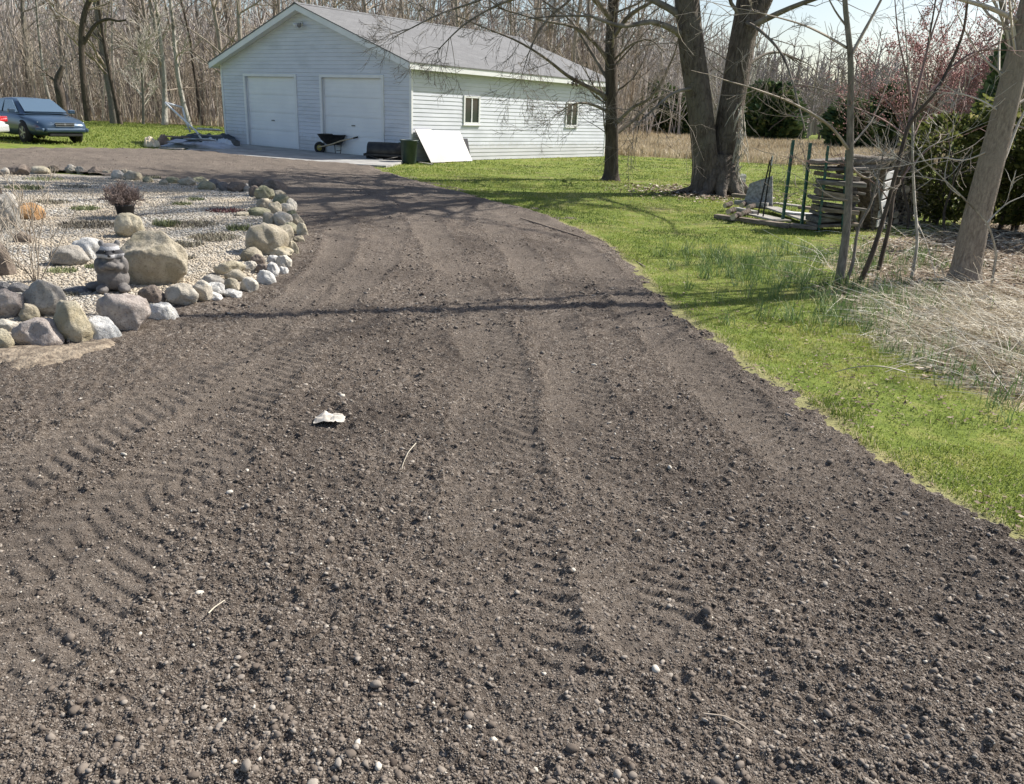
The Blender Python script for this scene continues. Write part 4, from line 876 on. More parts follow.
make_car('parked_car', (cc[0], cc[1], 0), math.atan2(hd[1], hd[0]), carpaint('white_paint', (.72, .72, .72)), 'white car cut off by the left edge with its red tail light showing')

# ================================================================== ROCKS
def rockmat(name, c1, c2, c3, s=9):
    m, t, b = newmat(name); v = coords(t, 'Object')
    oi = nd(t, 'ShaderNodeObjectInfo'); ad = nd(t, 'ShaderNodeVectorMath'); ad.operation = 'ADD'; mu = nd(t, 'ShaderNodeVectorMath'); mu.operation = 'SCALE'
    t.links.new(oi.outputs['Location'], mu.inputs[0]); mu.inputs['Scale'].default_value = 3; t.links.new(v, ad.inputs[0]); t.links.new(mu.outputs[0], ad.inputs[1]); v = ad.outputs[0]
    c = ramp(t, noise(t, v, s, 6, .7), [(.32, c1), (.66, c2)])
    c = mixc(t, ramp(t, noise(t, v, 3.2, 4), [(.50, (0, 0, 0)), (.62, (.8, .8, .8))]), c, c3)
    c = mixc(t, ramp(t, noise(t, v, 55, 2), [(.55, (0, 0, 0)), (.7, (.5, .5, .5))]), c, tuple(k*.45 for k in c1))
    t.links.new(c, b.inputs['Base Color']); b.inputs['Roughness'].default_value = .88; b.inputs['Specular IOR Level'].default_value = .25
    p = bump(t, None, noise(t, v, 22, 7, .75), 1, .03); bump(t, b, voro(t, v, 60), .5, .004, p); return m
RM = {'tan': rockmat('rock_tan', (0.336, 0.290, 0.215), (0.522, 0.470, 0.371), (0.278, 0.249, 0.174)),
      'yel': rockmat('rock_yellow', (0.418, 0.371, 0.267), (0.626, 0.568, 0.441), (0.383, 0.325, 0.209)),
      'grey': rockmat('rock_grey', (0.270, 0.255, 0.229), (0.516, 0.481, 0.427), (0.369, 0.331, 0.278)),
      'slate': rockmat('rock_slate', (0.123, 0.122, 0.128), (0.233, 0.226, 0.224), (0.184, 0.168, 0.160)),
      'pink': rockmat('rock_pink', (0.313, 0.261, 0.232), (0.545, 0.487, 0.441), (0.441, 0.394, 0.360), 16),
      'white': rockmat('rock_white', (0.580, 0.568, 0.534), (0.789, 0.777, 0.742), (0.499, 0.487, 0.464)),
      'blue': rockmat('rock_bluish', (0.443, 0.452, 0.459), (0.738, 0.719, 0.683), (0.320, 0.348, 0.362), 14),
      'brown': rockmat('rock_brown', (0.151, 0.122, 0.099), (0.290, 0.238, 0.197), (0.209, 0.174, 0.151)),
      'orange': rockmat('rock_orange', (0.383, 0.220, 0.104), (0.580, 0.360, 0.186), (0.325, 0.209, 0.128)),
      'pale': rockmat('rock_pale', (0.487, 0.447, 0.371), (0.696, 0.650, 0.568), (0.418, 0.371, 0.302)),
      'moss': rockmat('rock_mossy', (0.278, 0.261, 0.180), (0.441, 0.412, 0.302), (0.209, 0.215, 0.128))}
ICO4 = ico(4); ICO5 = ico(5)
def rock(px, py, wpx, hpx, key, label, group=None, seed=0, ang=.5, dz=0, deep=.8, T=None, rot=None, hfac=.9):
    base = G(px, py+hpx*.42); d = dep(base); wm = wpx*d/F; hm = hpx*d/F*hfac
    rg = np.random.default_rng(int(px*131+py*7+seed)); V, Fc = (T or ICO4)[0].copy(), (T or ICO4)[1]
    # facets: clip against random planes
    for _ in range(int(8+ang*14)):
        nn = nrm(rg.normal(0, 1, 3)); dd = rg.uniform(.70, .93) if ang > .3 else rg.uniform(.80, .96); q = V @ nn; m_ = q > dd; V[m_] -= ((q[m_]-dd)*.97)[:, None]*nn
    o_ = rg.uniform(0, 50, 3); f1 = fbm(V[:, 0]*1.3+o_[0], V[:, 1]*1.3+V[:, 2]*1.1+o_[1], 3, 3)-.5; f2 = fbm(V[:, 0]*4+V[:, 2]*3+o_[2], V[:, 1]*4-V[:, 2]*2, 4, 3)-.5
    rf_ = .10 if T is not None else .30; f3 = fbm(V[:, 0]*11+V[:, 2]*9+o_[1], V[:, 1]*11-V[:, 2]*7, 5, 3)-.5; V *= (1+.34*f1+.08*f2-rf_*np.abs(f2)+.07*f3)[:, None]
    V -= (V.max(0)+V.min(0))/2; V /= (V.max(0)-V.min(0))
    a = rg.uniform(-.5, .5) if rot is None else rot
    V = V*np.array([wm, wm*deep, hm*1.35]); x_, y_ = V[:, 0]*math.cos(a)-V[:, 1]*math.sin(a), V[:, 0]*math.sin(a)+V[:, 1]*math.cos(a); V[:, 0], V[:, 1] = x_, y_
    V[:, 0] *= wm/(V[:, 0].max()-V[:, 0].min())
    gz = float(bed_h(base[0:1], base[1:2])[0]) if sdist(BED, base[0:1], base[1:2])[0] > 0 else .02
    b2 = G(px, py+hpx*.42, max(gz, 0)); V[:, 2] += hm*.36
    dirn = nrm([b2[0], b2[1], 0]); b2 = b2+dirn*wm*deep*.35
    o = link('rock', np_mesh('rock', V, [Fc], smooth=True), RM[key], None, (b2[0], b2[1], max(gz, 0)-hm*.02+dz))
    return tag(o, label, 'rock', group)
GR_F, GR_R, GR_B = 'rocks in the front row of the bed border', 'rocks along the right rim of the bed', 'rocks along the far rim of the bed'
FRONT = [
 (4, 287, 14, 9, 'slate', 'small dark slate rock behind the pinkish rock at the left edge'),
 (20, 289, 19, 11, 'slate', 'dark bluish slate rock resting above the small round tan rock'),
 (8, 306, 36, 31, 'pink', 'big pinkish brown rock cut by the left edge of the picture'),
 (29, 314, 21, 19, 'tan', 'small round tan rock between the pinkish rock and the grey angular one'),
 (47, 301, 43, 38, 'grey', 'big angular grey rock with a flat tilted face in the front row'),
 (9, 327, 20, 14, 'pale', 'small pale oval rock low at the left end of the front row'),
 (43, 336, 56, 31, 'pink', 'wide low purplish rock with a pale top, lowest in the front row'),
 (4, 340, 22, 20, 'yel', 'tan rock at the lower left corner of the border'),
 (75, 323, 42, 40, 'yel', 'large rounded yellowish rock right of the wide purplish one'),
 (125, 314, 54, 37, 'pink', 'large speckled grey and pink rock behind the bluish white one'),
 (103, 333, 37, 30, 'blue', 'bluish white rock standing in front of the speckled rock'),
 (163, 316, 33, 25, 'white', 'smooth creamy white rock in the front row, touching the dark soil'),
 (152, 296, 27, 20, 'brown', 'dark brown angular rock just below the great boulder'),
 (184, 296, 35, 21, 'pale', 'beige pointed rock right of the dark brown angular one'),
 (201, 290, 22, 18, 'pale', 'pale rounded rock behind the small white slab, right of the beige pointed rock'),
 (213, 298, 23, 11, 'white', 'small white slab at the edge of the dark soil'),
 (216, 289, 17, 12, 'white', 'small whitish egg shaped rock above the small white slab'),
 (215, 281, 25, 11, 'grey', 'flat grey rock behind the whitish egg shaped one'),
 (232, 285, 16, 12, 'tan', 'small tan rounded rock left of the upright pale block'),
 (233, 294, 21, 8, 'white', 'thin white flat rock low before the small tan rounded one'),
 (230, 269, 29, 14, 'yel', 'long yellowish rounded rock on the inner side of the front bend'),
 (236, 276, 23, 11, 'tan', 'tan rock wedged under the long yellowish one'),
 (250, 287, 19, 19, 'pale', 'upright pale block facing the driveway at the front bend'),
 (266, 280, 21, 19, 'white', 'white flat faced block leaning toward the driveway at the bend')]
for r_ in FRONT: rock(*r_[:5], r_[5], GR_F, ang=.9 if r_[4] in ('slate', 'grey', 'brown', 'white') else .4, deep=.75)
RIGHT = [
 (252, 256, 21, 15, 'tan', 'rounded tan rock with its dark shaded side against the brown one'),
 (258, 261, 15, 12, 'brown', 'small dark brown rock touching the rounded tan one at the bend'),
 (250, 267, 17, 10, 'pale', 'small pale brown rock under the rounded tan one'),
 (263, 269, 13, 9, 'brown', 'small brown wedge above the white flat faced block'),
 (272, 270, 15, 14, 'white', 'small creamy rock above the white flat faced block'),
 (284, 263, 16, 15, 'pale', 'grey cream round rock on the outside of the bend'),
 (283, 272, 12, 10, 'white', 'small white round rock below the grey cream round one'),
 (274, 260, 13, 9, 'white', 'small off white rock just under the great oval rock'),
 (267, 241, 43, 31, 'tan', 'great oval tan rock, largest on the right rim'),
 (280, 252, 27, 10, 'yel', 'long low yellowish rock at the foot of the great oval rock'),
 (284, 235, 19, 18, 'tan', 'egg shaped tan rock behind the great oval rock'),
 (293, 250, 13, 18, 'yel', 'narrow upright yellowish rock outside the long low one'),
 (299, 241, 13, 11, 'tan', 'small tan rock at the outer foot of the right rim'),
 (291, 229, 15, 12, 'moss', 'mossy rock between the egg shaped rock and the yellow green one'),
 (303, 232, 12, 18, 'yel', 'yellow green weathered rock on the outermost edge'),
 (283, 220, 20, 15, 'pale', 'pale split rock with a dark cleft on the right rim'),
 (270, 220, 13, 13, 'tan', 'small tan rock left of the pale split one'),
 (297, 221, 15, 13, 'tan', 'tan rock right of the pale split one'),
 (259, 213, 23, 9, 'moss', 'low greenish rock on the inner side of the right rim'),
 (275, 209, 15, 13, 'tan', 'pointed tan rock above the pale split one'),
 (287, 209, 15, 10, 'pale', 'pale arched rock right of the pointed tan one'),
 (292, 215, 11, 9, 'moss', 'small mossy rock between the pale arched and the outer tan rock'),
 (265, 204, 16, 10, 'tan', 'tan lump just behind the low greenish rock'),
 (282, 201, 18, 12, 'moss', 'squarish olive rock near the far end of the right rim'),
 (291, 206, 12, 14, 'pale', 'thin pale slab standing on the outer side of the olive rock'),
 (265, 194, 19, 15, 'moss', 'dome shaped olive rock at the back corner of the bed'),
 (278, 195, 15, 9, 'tan', 'small tan rock beside the dome shaped olive one'),
 (256, 184, 15, 10, 'brown', 'brown rock left of the long brown slab at the back corner'),
 (256, 192, 14, 11, 'brown', 'dark rock tucked below the brown one at the back corner'),
 (274, 186, 27, 13, 'brown', 'long brown slab topping the back corner of the rim')]
for r_ in RIGHT: rock(*r_[:5], r_[5], GR_R, ang=.6 if r_[4] in ('brown', 'white') else .35, deep=.85)
BACK = [
 (237, 187, 19, 9, 'brown', 'dark flat rock on the far rim next to the back corner'),
 (223, 187, 10, 9, 'slate', 'small dark rock left of the dark flat one on the far rim'),
 (215, 184, 13, 9, 'slate', 'small slate rock peaking between the olive rocks of the far rim'),
 (207, 186, 16, 9, 'moss', 'mossy leaning slab on the far rim'),
 (200, 181, 17, 8, 'moss', 'olive flat topped rock behind the mossy leaning slab'),
 (187, 182, 18, 9, 'tan', 'tan brown rounded rock in the middle of the far rim'),
 (172, 181, 14, 7, 'moss', 'low olive rock left of the tan brown rounded one'),
 (164, 183, 9, 6, 'tan', 'tiny tan rock beside the low olive one'),
 (134, 176, 18, 10, 'tan', 'round tan rock right of two pale ones on the far rim'),
 (119, 175, 14, 9, 'pale', 'pale buff rock with a smaller one on its right'),
 (125, 173, 8, 7, 'tan', 'small rock wedged between the pale buff and the round tan one'),
 (95, 171, 12, 8, 'brown', 'dark wedge shaped rock on the far rim'),
 (80, 170, 9, 7, 'grey', 'small grey rock left of the dark wedge shaped one'),
 (71, 169, 12, 8, 'grey', 'grey rounded rock on the far rim right of the cream one'),
 (54, 169, 10, 7, 'brown', 'small brown rock just right of the cream domed one'),
 (41, 171, 21, 8, 'yel', 'cream coloured domed rock, brightest on the far rim'),
 (21, 171, 25, 12, 'brown', 'dark brown mound shaped rock left of the cream domed one'),
 (5, 172, 14, 8, 'grey', 'grey rock at the left end of the far rim'),
 (107, 173, 9, 5, 'tan', 'very small tan rock left of the pale buff one'),
 (148, 180, 10, 6, 'moss', 'low mossy stone in the green clump of the far rim'),
 (247, 189, 8, 6, 'grey', 'tiny grey stone between the dark flat rock and the corner')]
for r_ in BACK: rock(*r_[:5], r_[5], GR_B, ang=.4)
rock(155, 263, 68, 54, 'tan', 'great grey tan boulder with a creased face standing in the pebbles', T=ICO5, ang=.55, deep=.7, rot=0, hfac=.92)
rock(129, 228, 29, 23, 'yel', 'smooth tan rock perched behind the great boulder', ang=.3, dz=.02)
rock(92, 250, 38, 20, 'white', 'bright white rock lying left of the animal statue', ang=.5)
rock(71, 257, 38, 20, 'grey', 'low grey rock in front of the bright white one', ang=.6)
rock(30, 213, 28, 18, 'orange', 'rusty orange rock behind the bare twiggy shrub', ang=.3)
rock(9, 214, 26, 36, 'grey', 'pale upright grey rock at the left edge of the bed', ang=.6)
rock(2, 262, 24, 34, 'brown', 'dark brown rock at the left edge behind the slate ones', ang=.5)
rock(24, 238, 16, 12, 'brown', 'small dark rock under the bare twiggy shrub', ang=.4)
rock(242, 215, 14, 5, 'tan', 'small flat tan stone lying on the pebbles near the red plant', ang=.4)
rock(79, 291, 26, 6, 'slate', 'thin dark slab lying at the left foot of the statue', ang=.4)

# ================================================================== STATUE
sp = G(115, 291, .06); st = empty('animal_statue', sp, R(-8), 'grey raccoon garden statue sitting up beside the great boulder', 'statue')
K = .40/1.0
def sph(mb, c, r, n=16):
    V = []; rr = r if hasattr(r, '__len__') else (r, r, r)
    for i_ in range(n+1):
        th = math.pi*i_/n
        for k_ in range(n*2):
            ph = math.pi*k_/n; V.append((c[0]+rr[0]*math.sin(th)*math.cos(ph), c[1]+rr[1]*math.sin(th)*math.sin(ph), c[2]+rr[2]*math.cos(th)))
    m2 = n*2; mb.add(V, [(i_*m2+k_, (i_+1)*m2+k_, (i_+1)*m2+(k_+1) % m2, i_*m2+(k_+1) % m2) for i_ in range(n) for k_ in range(m2)], True)
s_ = MB()
for c_, r_ in [((0, 0, .10), (.115, .10, .10)), ((0, 0, .17), (.105, .09, .12)), ((0, -.02, .30), (.078, .072, .07)), ((0, -.08, .285), (.035, .045, .03)), ((-.055, -.085, .20), (.03, .05, .03)), ((.055, -.085, .20), (.03, .05, .03)), ((-.085, -.03, .20), (.035, .04, .065)), ((.085, -.03, .20), (.035, .04, .065)),
               ((-.075, -.09, .035), (.045, .07, .035)), ((.075, -.09, .035), (.045, .07, .035)), ((-.055, .0, .365), (.022, .014, .026)), ((.055, 0, .365), (.022, .014, .026)), ((-.05, -.03, .29), (.05, .04, .032)), ((.05, -.03, .29), (.05, .04, .032)), ((-.13, .02, .04), (.07, .04, .035)), ((0, -.115, .215), (.045, .03, .03)), ((0, -.02, .24), (.07, .065, .05))]: sph(s_, c_, r_, 10)
m, t, b = newmat('statue_stone'); v = coords(t, 'Object'); sx = nd(t, 'ShaderNodeSeparateXYZ'); t.links.new(v, sx.inputs[0])
c = ramp(t, noise(t, v, 30, 5), [(.3, (.10, .092, .09)), (.7, (.19, .175, .165))])
zr = ramp(t, sx.outputs['Z'], [(0, (0, 0, 0)), (.262, (0, 0, 0)), (.27, (1, 1, 1)), (.292, (1, 1, 1)), (.296, (.0, .0, .0)), (.322, (0, 0, 0)), (.327, (.9, .9, .9)), (.345, (.9, .9, .9)), (.352, (.2, .2, .2)), (1, (.2, .2, .2))])
c = mixc(t, zr, c, (.42, .42, .44))
zd = ramp(t, sx.outputs['Z'], [(0, (0, 0, 0)), (.294, (0, 0, 0)), (.299, (1, 1, 1)), (.32, (1, 1, 1)), (.325, (0, 0, 0)), (1, (0, 0, 0))]); c = mixc(t, zd, c, (.03, .03, .035))
t.links.new(c, b.inputs['Base Color']); b.inputs['Roughness'].default_value = .8; bump(t, b, noise(t, v, 90, 4, .7), 1, .006)
bo = s_.build('body', m, st); rm_ = bo.modifiers.new('remesh', 'REMESH'); rm_.mode = 'VOXEL'; rm_.voxel_size = .0055; rm_.use_smooth_shade = True; sm_ = bo.modifiers.new('smooth', 'SMOOTH'); sm_.iterations = 5; sm_.factor = .6
for q in (-1, 1):
    e_ = MB(); sph(e_, (q*.032, -.082, .316), .009, 8); e_.build('eye', M('eye_black', (.01, .01, .01), rough=.2), st)
e_ = MB(); sph(e_, (0, -.128, .29), .011, 8); e_.build('nose', MT['black_plastic'], st)
st.scale = (1.12, 1.12, 1.12); st.rotation_euler = (0, 0, R(22))

# ================================================================== plants in the bed
def twiggy(name, loc, n, H_, spread, mat, label, cat, kids=3, r=.004, maxl=2, seed=1, group=None, leaf=None):
    rg = np.random.default_rng(seed); out = []
    e = empty(name, loc, 0, label, cat, group)
    for _ in range(n):
        a = rg.uniform(0, 6.28); s_ = rg.uniform(0, spread); grow(rg, (rg.normal(0, .02), rg.normal(0, .02), 0), (math.cos(a)*s_, math.sin(a)*s_, 1), H_*rg.uniform(.6, 1.1), r, 0, maxl, out, .06, .12, kids, .55, .5)
    st_, cr = split(out, 1); tube_obj('stem', [(p, q) for p, q in st_], mat, e); 
    if cr: tube_obj('twigs', cr, mat, e)
    return e
twiggy('bare_shrub', G(36, 283, .05), 9, .80, .75, MT['twig'], 'bare twiggy shrub at the left side of the bed', 'shrub', seed=3, r=.006)
twiggy('bare_shrub', G(4, 268, .05), 14, .75, .6, MT['twig_pale'], 'dense pale dry shrub cut by the left edge of the picture', 'shrub', seed=5, r=.005)
beam('stake', G(8, 212, .05), AT(-6, 172, G(8, 212)[1]), .025, .02, MT['bark_dark'], 'thin dark stick leaning at the left edge of the bed', 'stick')
# potted shrub
pp = G(126, 218, .06); pt = empty('potted_shrub', pp, .3, 'brown dry heather like shrub in a black nursery pot', 'potted plant')
pm = MB(); pm.lathe([(0, 0), (.11, 0), (.15, .20), (.162, .20), (.162, .225), (.145, .225), (.138, .19), (0, .19)], 24); pm.build('pot', MT['black_plastic'], pt)
rg = np.random.default_rng(11); out = []
for _ in range(130):
    a = rg.uniform(0, 6.28); s_ = rg.uniform(.1, 1.5); grow(rg, (rg.normal(0, .05), rg.normal(0, .05), .19), (math.cos(a)*s_, math.sin(a)*s_, .8), .31*rg.uniform(.6, 1.15), .003, 0, 2, out, .03, .16, 5, .5, .5)
pt.scale = (.84, .84, .84); tube_obj('shrub_twigs', [(p, q) for p, q, _ in out], M('heather_brown', (.16, .115, .10), (.34, .27, .24), s=5, rough=.9), pt)
MT['rosette'] = Mtint('low_plant_leaf', [(0, (.06, .075, .035)), (.5, (.16, .19, .085)), (1, (.36, .36, .20))], rough=.6, trans=.15)
MT['burgundy'] = Mtint('burgundy_leaf', [(0, (.045, .012, .015)), (1, (.17, .05, .05))], rough=.5)
MT['dusky'] = Mtint('dusky_leaf', [(0, (.10, .085, .07)), (.6, (.24, .215, .16)), (1, (.42, .39, .28))], rough=.7)
def clump(name, px, py, wpx, hm, n, mat, label, cat='plant', lo=0, hi=1, group=None):
    g0 = G(px, py, .05); d = dep(g0); w2 = wpx*d/F/2
    q = rng.uniform(0, 6.28, n); rr = np.sqrt(rng.random(n)); x_ = rr*np.cos(q)*w2+rng.normal(0, w2*.1, n); y_ = rr*np.sin(q)*w2*.9+rng.normal(0, w2*.1, n)
    # clumpy
    kk = rng.random(n) < .65; x_, y_ = x_[kk], y_[kk]; n = len(x_)
    o = blades(name, np.stack([x_, y_, np.zeros(n)], 1), rng.uniform(.25, .85, n)*hm, rng.uniform(.007, .016, n), rng.uniform(.1, 1.2, n), rng.uniform(lo, hi, n), mat, kind=None)
    o.location = (g0[0], g0[1], float(bed_h(g0[0:1], g0[1:2])[0])); return tag(o, label, cat, group)
GRP = 'low plants growing in the pebbles'
clump('burgundy_plant', 227, 212, 38, .08, 900, MT['burgundy'], 'dark burgundy low plant near the right rim of the bed')
clump('low_plant', 25, 190, 34, .10, 900, MT['rosette'], 'green grassy patch in the far left of the bed', group=GRP)
clump('low_plant', 45, 180, 34, .08, 800, MT['rosette'], 'yellow green patch near the far rim under the cream domed rock', lo=.5, group=GRP)
clump('low_plant', 85, 210, 26, .08, 700, MT['rosette'], 'bright green patch left of the potted shrub', lo=.2, hi=.7, group=GRP)
clump('low_plant', 152, 178, 18, .12, 400, MT['rosette'], 'green tuft growing between stones of the far rim', hi=.7, group=GRP)
clump('low_plant', 167, 227, 26, .13, 700, MT['rosette'], 'green topped sedum mound just right of the potted shrub', group=GRP)
clump('low_plant', 182, 205, 18, .08, 400, MT['rosette'], 'small green tuft in the middle right of the bed', group=GRP)
clump('low_plant', 196, 201, 16, .08, 350, MT['rosette'], 'small olive tuft right beside another small green tuft', hi=.6, group=GRP)
clump('low_plant', 62, 273, 28, .07, 500, MT['rosette'], 'green weeds at the foot of the low grey rock', lo=.4, group=GRP)
clump('low_plant', 95, 268, 20, .07, 350, MT['rosette'], 'green weeds between the white rock and the statue', lo=.3, group=GRP)
clump('low_plant', 88, 227, 52, .08, 1300, MT['dusky'], 'wide dark dusky carpet plant left of the rock behind the boulder', hi=.5, group=GRP)
clump('low_plant', 52, 204, 30, .08, 600, MT['dusky'], 'dusky brown clump right of the rusty orange rock', group=GRP)
clump('low_plant', 195, 227, 44, .09, 900, MT['dusky'], 'row of dusky stalks behind the sedum rows, farthest of them', group=GRP)
clump('low_plant', 215, 240, 46, .09, 1000, MT['dusky'], 'row of dusky stalks left of the great oval rock', group=GRP)
clump('low_plant', 185, 248, 34, .09, 700, MT['dusky'], 'dusky stalks just behind the top of the great boulder', group=GRP)
clump('low_plant', 240, 232, 26, .12, 400, MT['rosette'], 'sparse green shoots left of the great oval rock', hi=.8, group=GRP)
clump('low_plant', 188, 262, 12, .08, 160, MT['dusky'], 'tiny dusky plant alone on the pebbles right of the boulder', group=GRP)
clump('low_plant', 72, 297, 16, .06, 250, MT['dusky'], 'dusky weeds behind the big angular grey rock', group=GRP)
clump('low_plant', 113, 350, 30, .035, 500, MT['rosette'], 'thin pale weeds on the sand before the bluish white rock', lo=.6, group=GRP)
clump('low_plant', 75, 188, 30, .07, 500, MT['dusky'], 'dusky patch in the far part of the bed under the small grey rocks', group=GRP)
clump('low_plant', 303, 215, 12, .12, 200, MT['burgundy'], 'small dark clump on the outer side of the right rim', group=GRP)
clump('low_plant', 310, 226, 16, .05, 300, MT['rosette'], 'yellow green weeds outside the right rim', lo=.6, group=GRP)
clump('wall_weed', 461, 160, 10, .25, 200, MT['rosette'], 'green weed tuft at the foot of the white sheet', 'weed', lo=.2)

# ================================================================== things on the driveway
q = G(331, 433); n = 14; u = np.linspace(-1, 1, n); X, Y = np.meshgrid(u, u, indexing='xy'); Z = .035*np.clip(1-(X**2+Y**2)*.7, 0, 1)*fbm(X*2.4+3, Y*2.4, 61, 3)*2+.012*vn(X*8, Y*8, 62)
i, j = np.meshgrid(np.arange(n-1), np.arange(n-1), indexing='ij'); Q = np.stack([i*n+j, i*n+j+1, (i+1)*n+j+1, (i+1)*n+j], -1).reshape(-1, 4)
wob = .7+.6*fbm(X*1.4+9, Y*1.4, 63, 2); P = np.stack([X*.075*wob, Y*.04*wob, Z], -1).reshape(-1, 3)
o = link('paper_scrap', np_mesh('paper_scrap', P, [Q], smooth=False), M('scrap_white', (.42, .38, .33), (.64, .60, .53), s=20, rough=.8), None, (q[0], q[1], float(drive_h(q[0:1], q[1:2])[0])+.012)); o.rotation_euler = (0, 0, .15)
tag(o, 'crumpled whitish paper scrap lying on the driveway left of the middle', 'paper')
def ground_stick(pxs, r, mat, label, name='stick'):
    P = np.array([G(a, b_, .0) for a, b_ in pxs]); P[:, 2] = drive_h(P[:, 0], P[:, 1])+.018; o0 = P[0].copy()
    pts = np.array([P[min(int(t_), len(P)-2)]*(1-(t_-min(int(t_), len(P)-2)))+P[min(int(t_), len(P)-2)+1]*(t_-min(int(t_), len(P)-2)) for t_ in np.linspace(0, len(P)-1, 12)])
    return tag(tube_obj(name, [(pts-o0, np.linspace(r, r*.6, 12))], mat, None, o0), label, 'stick')
MT['straw_stick'] = M('straw_stick', (.5, .44, .34), (.68, .62, .5), s=8, rough=.8)
ground_stick([(416, 459), (408, 467), (403, 477), (402, 484)], .0035, MT['straw_stick'], 'pale curved stalk lying on the driveway near the paper scrap')
ground_stick([(210, 628), (216, 621), (226, 613)], .003, MT['straw_stick'], 'short straw coloured stick in the lower left of the driveway')
ground_stick([(700, 738), (720, 740), (735, 744), (752, 752)], .003, MT['twig'], 'thin curved brown twig low on the driveway near the bottom edge')
ground_stick([(520, 222), (580, 240), (628, 255), (645, 268)], .012, MT['twig_dark'], 'long dark stick lying along the right edge of the driveway')

# ================================================================== WOODPILE AREA
Yw = 13.9
MT['post_green'] = M('post_green', (.02, .09, .07), (.04, .135, .11), s=6, rough=.6, c3=(.09, .09, .06), s3=9)
def tpost(px0, py0, px1, py1, Y, mat, label, r=.036, name='fence_post', tip=None, group=None):
    A = AT(px0, py0, Y); B = AT(px1, py1, Y); e = empty(name, A, 0, label, 'post', group)
    d = Vector(B-A); L = d.length; ang = d.to_track_quat('Z', 'Y')
    o = MB(); o.box((0, 0, L/2), (r*2, .006, L)); o.box((0, r*.55+.004, L/2), (.006, r*1.1, L)); 
    for k_ in range(int(L/.12)): o.box((0, -.008, .1+k_*.12), (.014, .012, .02))
    ob = o.build('shaft', mat, e); ob.rotation_euler = ang.to_euler()
    if tip: q = MB(); q.box((0, -.001, L-.06), (r*2.4, .014, .16)); t2 = q.build('pale_tip', tip, e); t2.rotation_euler = ang.to_euler()
    return e
G3 = 'green metal posts by the woodpile'
tpost(781.5, 222, 792.5, 140, 14.1, MT['post_green'], 'tall green metal post, leftmost of the three leaning by the woodpile', group=G3)
tpost(800.5, 226, 809.5, 143, 13.8, MT['post_green'], 'tall green metal post, middle of the three leaning by the woodpile', group=G3)
tpost(818, 230, 827.5, 146, 13.3, MT['post_green'], 'tall green metal post standing against the left end of the timber stack', r=.026, group=G3)
tpost(841.5, 230, 846, 150, 13.3, MT['post_green'], 'dark green post against the timber stack, behind the thin sapling', r=.02, group=G3)
tpost(757.5, 218, 770.5, 160, 14.6, MT['black_steel'], 'thin black rod leaning left of the green posts, the left one of two', r=.013, name='metal_rod', group='thin rods by the boards')
tpost(763, 219, 772.5, 157, 14.4, MT['black_steel'], 'thin black rod with a whitish tip leaning left of the green posts', r=.013, name='metal_rod', tip=MT['white_wood'], group='thin rods by the boards')
# stack of weathered timbers
rg = np.random.default_rng(5); z = .06
ns = 12; lean_n = 0
names_ = ['lowest', 'second from the bottom', 'third from the bottom', 'fourth from the bottom', 'fifth from the bottom', 'sixth from the bottom', 'sixth from the top', 'fifth from the top', 'fourth from the top', 'third from the top', 'second from the top', 'topmost']
for k_ in range(ns):
    a = G(820, 231); xl = a[0]-.10+.05*math.sin(k_*2.1)+(-.06 if k_ >= ns-2 else 0); Lp = .60+rg.uniform(-.10, .16); th = rg.choice([.045, .07, .09]); xl += rg.uniform(-.06, .06)
    P0 = np.array([xl, 13.55+.03*math.sin(k_*3), z+th/2]); P1 = P0+np.array([Lp, rg.normal(0, .10), rg.normal(0, .045)])
    beam('timber', P0, P1, .52+.05*math.sin(k_*5), th, MT['timber_grey'] if k_ % 3 else MT['old_wood'], 'flat weathered timber in the upright stack, '+names_[k_], 'timber', 'timbers of the upright stack', bevel=.01)
    z += th+rg.uniform(.012, .045)
for k_ in range(ns+1):   # stickers
    pass
# post frames: vertical boards at the right end
beam('board', G(868, 230)+np.array([0, .1, 0]), AT(866, 172, 13.5)+np.array([0, .1, 0]), .22, .05, MT['bark_brown'], 'upright grey brown board at the right end of the timber stack', 'board', roll=0)
for k_, (a, b, c_, d_, ww, mk, lb) in enumerate([(848, 229, 858, 178, .10, 'timber_grey', 'narrow grey board leaning in the gap right of the timber stack'), (856, 230, 850, 190, .07, 'old_wood', 'short dark stake leaning left in the gap by the timber stack'), (860, 228, 872, 168, .06, 'old_wood', 'thin dark stake leaning behind the white pallet'), (812, 232, 822, 205, .05, 'timber_grey', 'short stick propped on the left foot of the timber stack'), (884, 229, 875, 158, .08, 'weathered', 'grey rail standing just right of the white pallet')]):
    beam('board', AT(a, b, 13.7), AT(c_, d_, 13.9), ww, .03, MT[mk], lb, 'board', 'boards propped round the timber stack')
# white slatted pallet standing on edge
pa = G(877, 229); e = empty('pallet', pa+np.array([0, -.1, 0]), R(50), 'white slatted pallet standing on end right of the timber stack', 'pallet')
for k_ in range(6):
    s_ = MB(); s_.box((0, 0, .13+k_*.155), (.42, .022, .115), RY(R(-4))); s_.build('slat', MT['white_wood'], e, bevel=.003)
for x_ in (-.17, .17):
    s_ = MB(); s_.box((x_, .06, .5), (.04, .09, 1.0)); s_.build('stringer', MT['old_wood'], e)
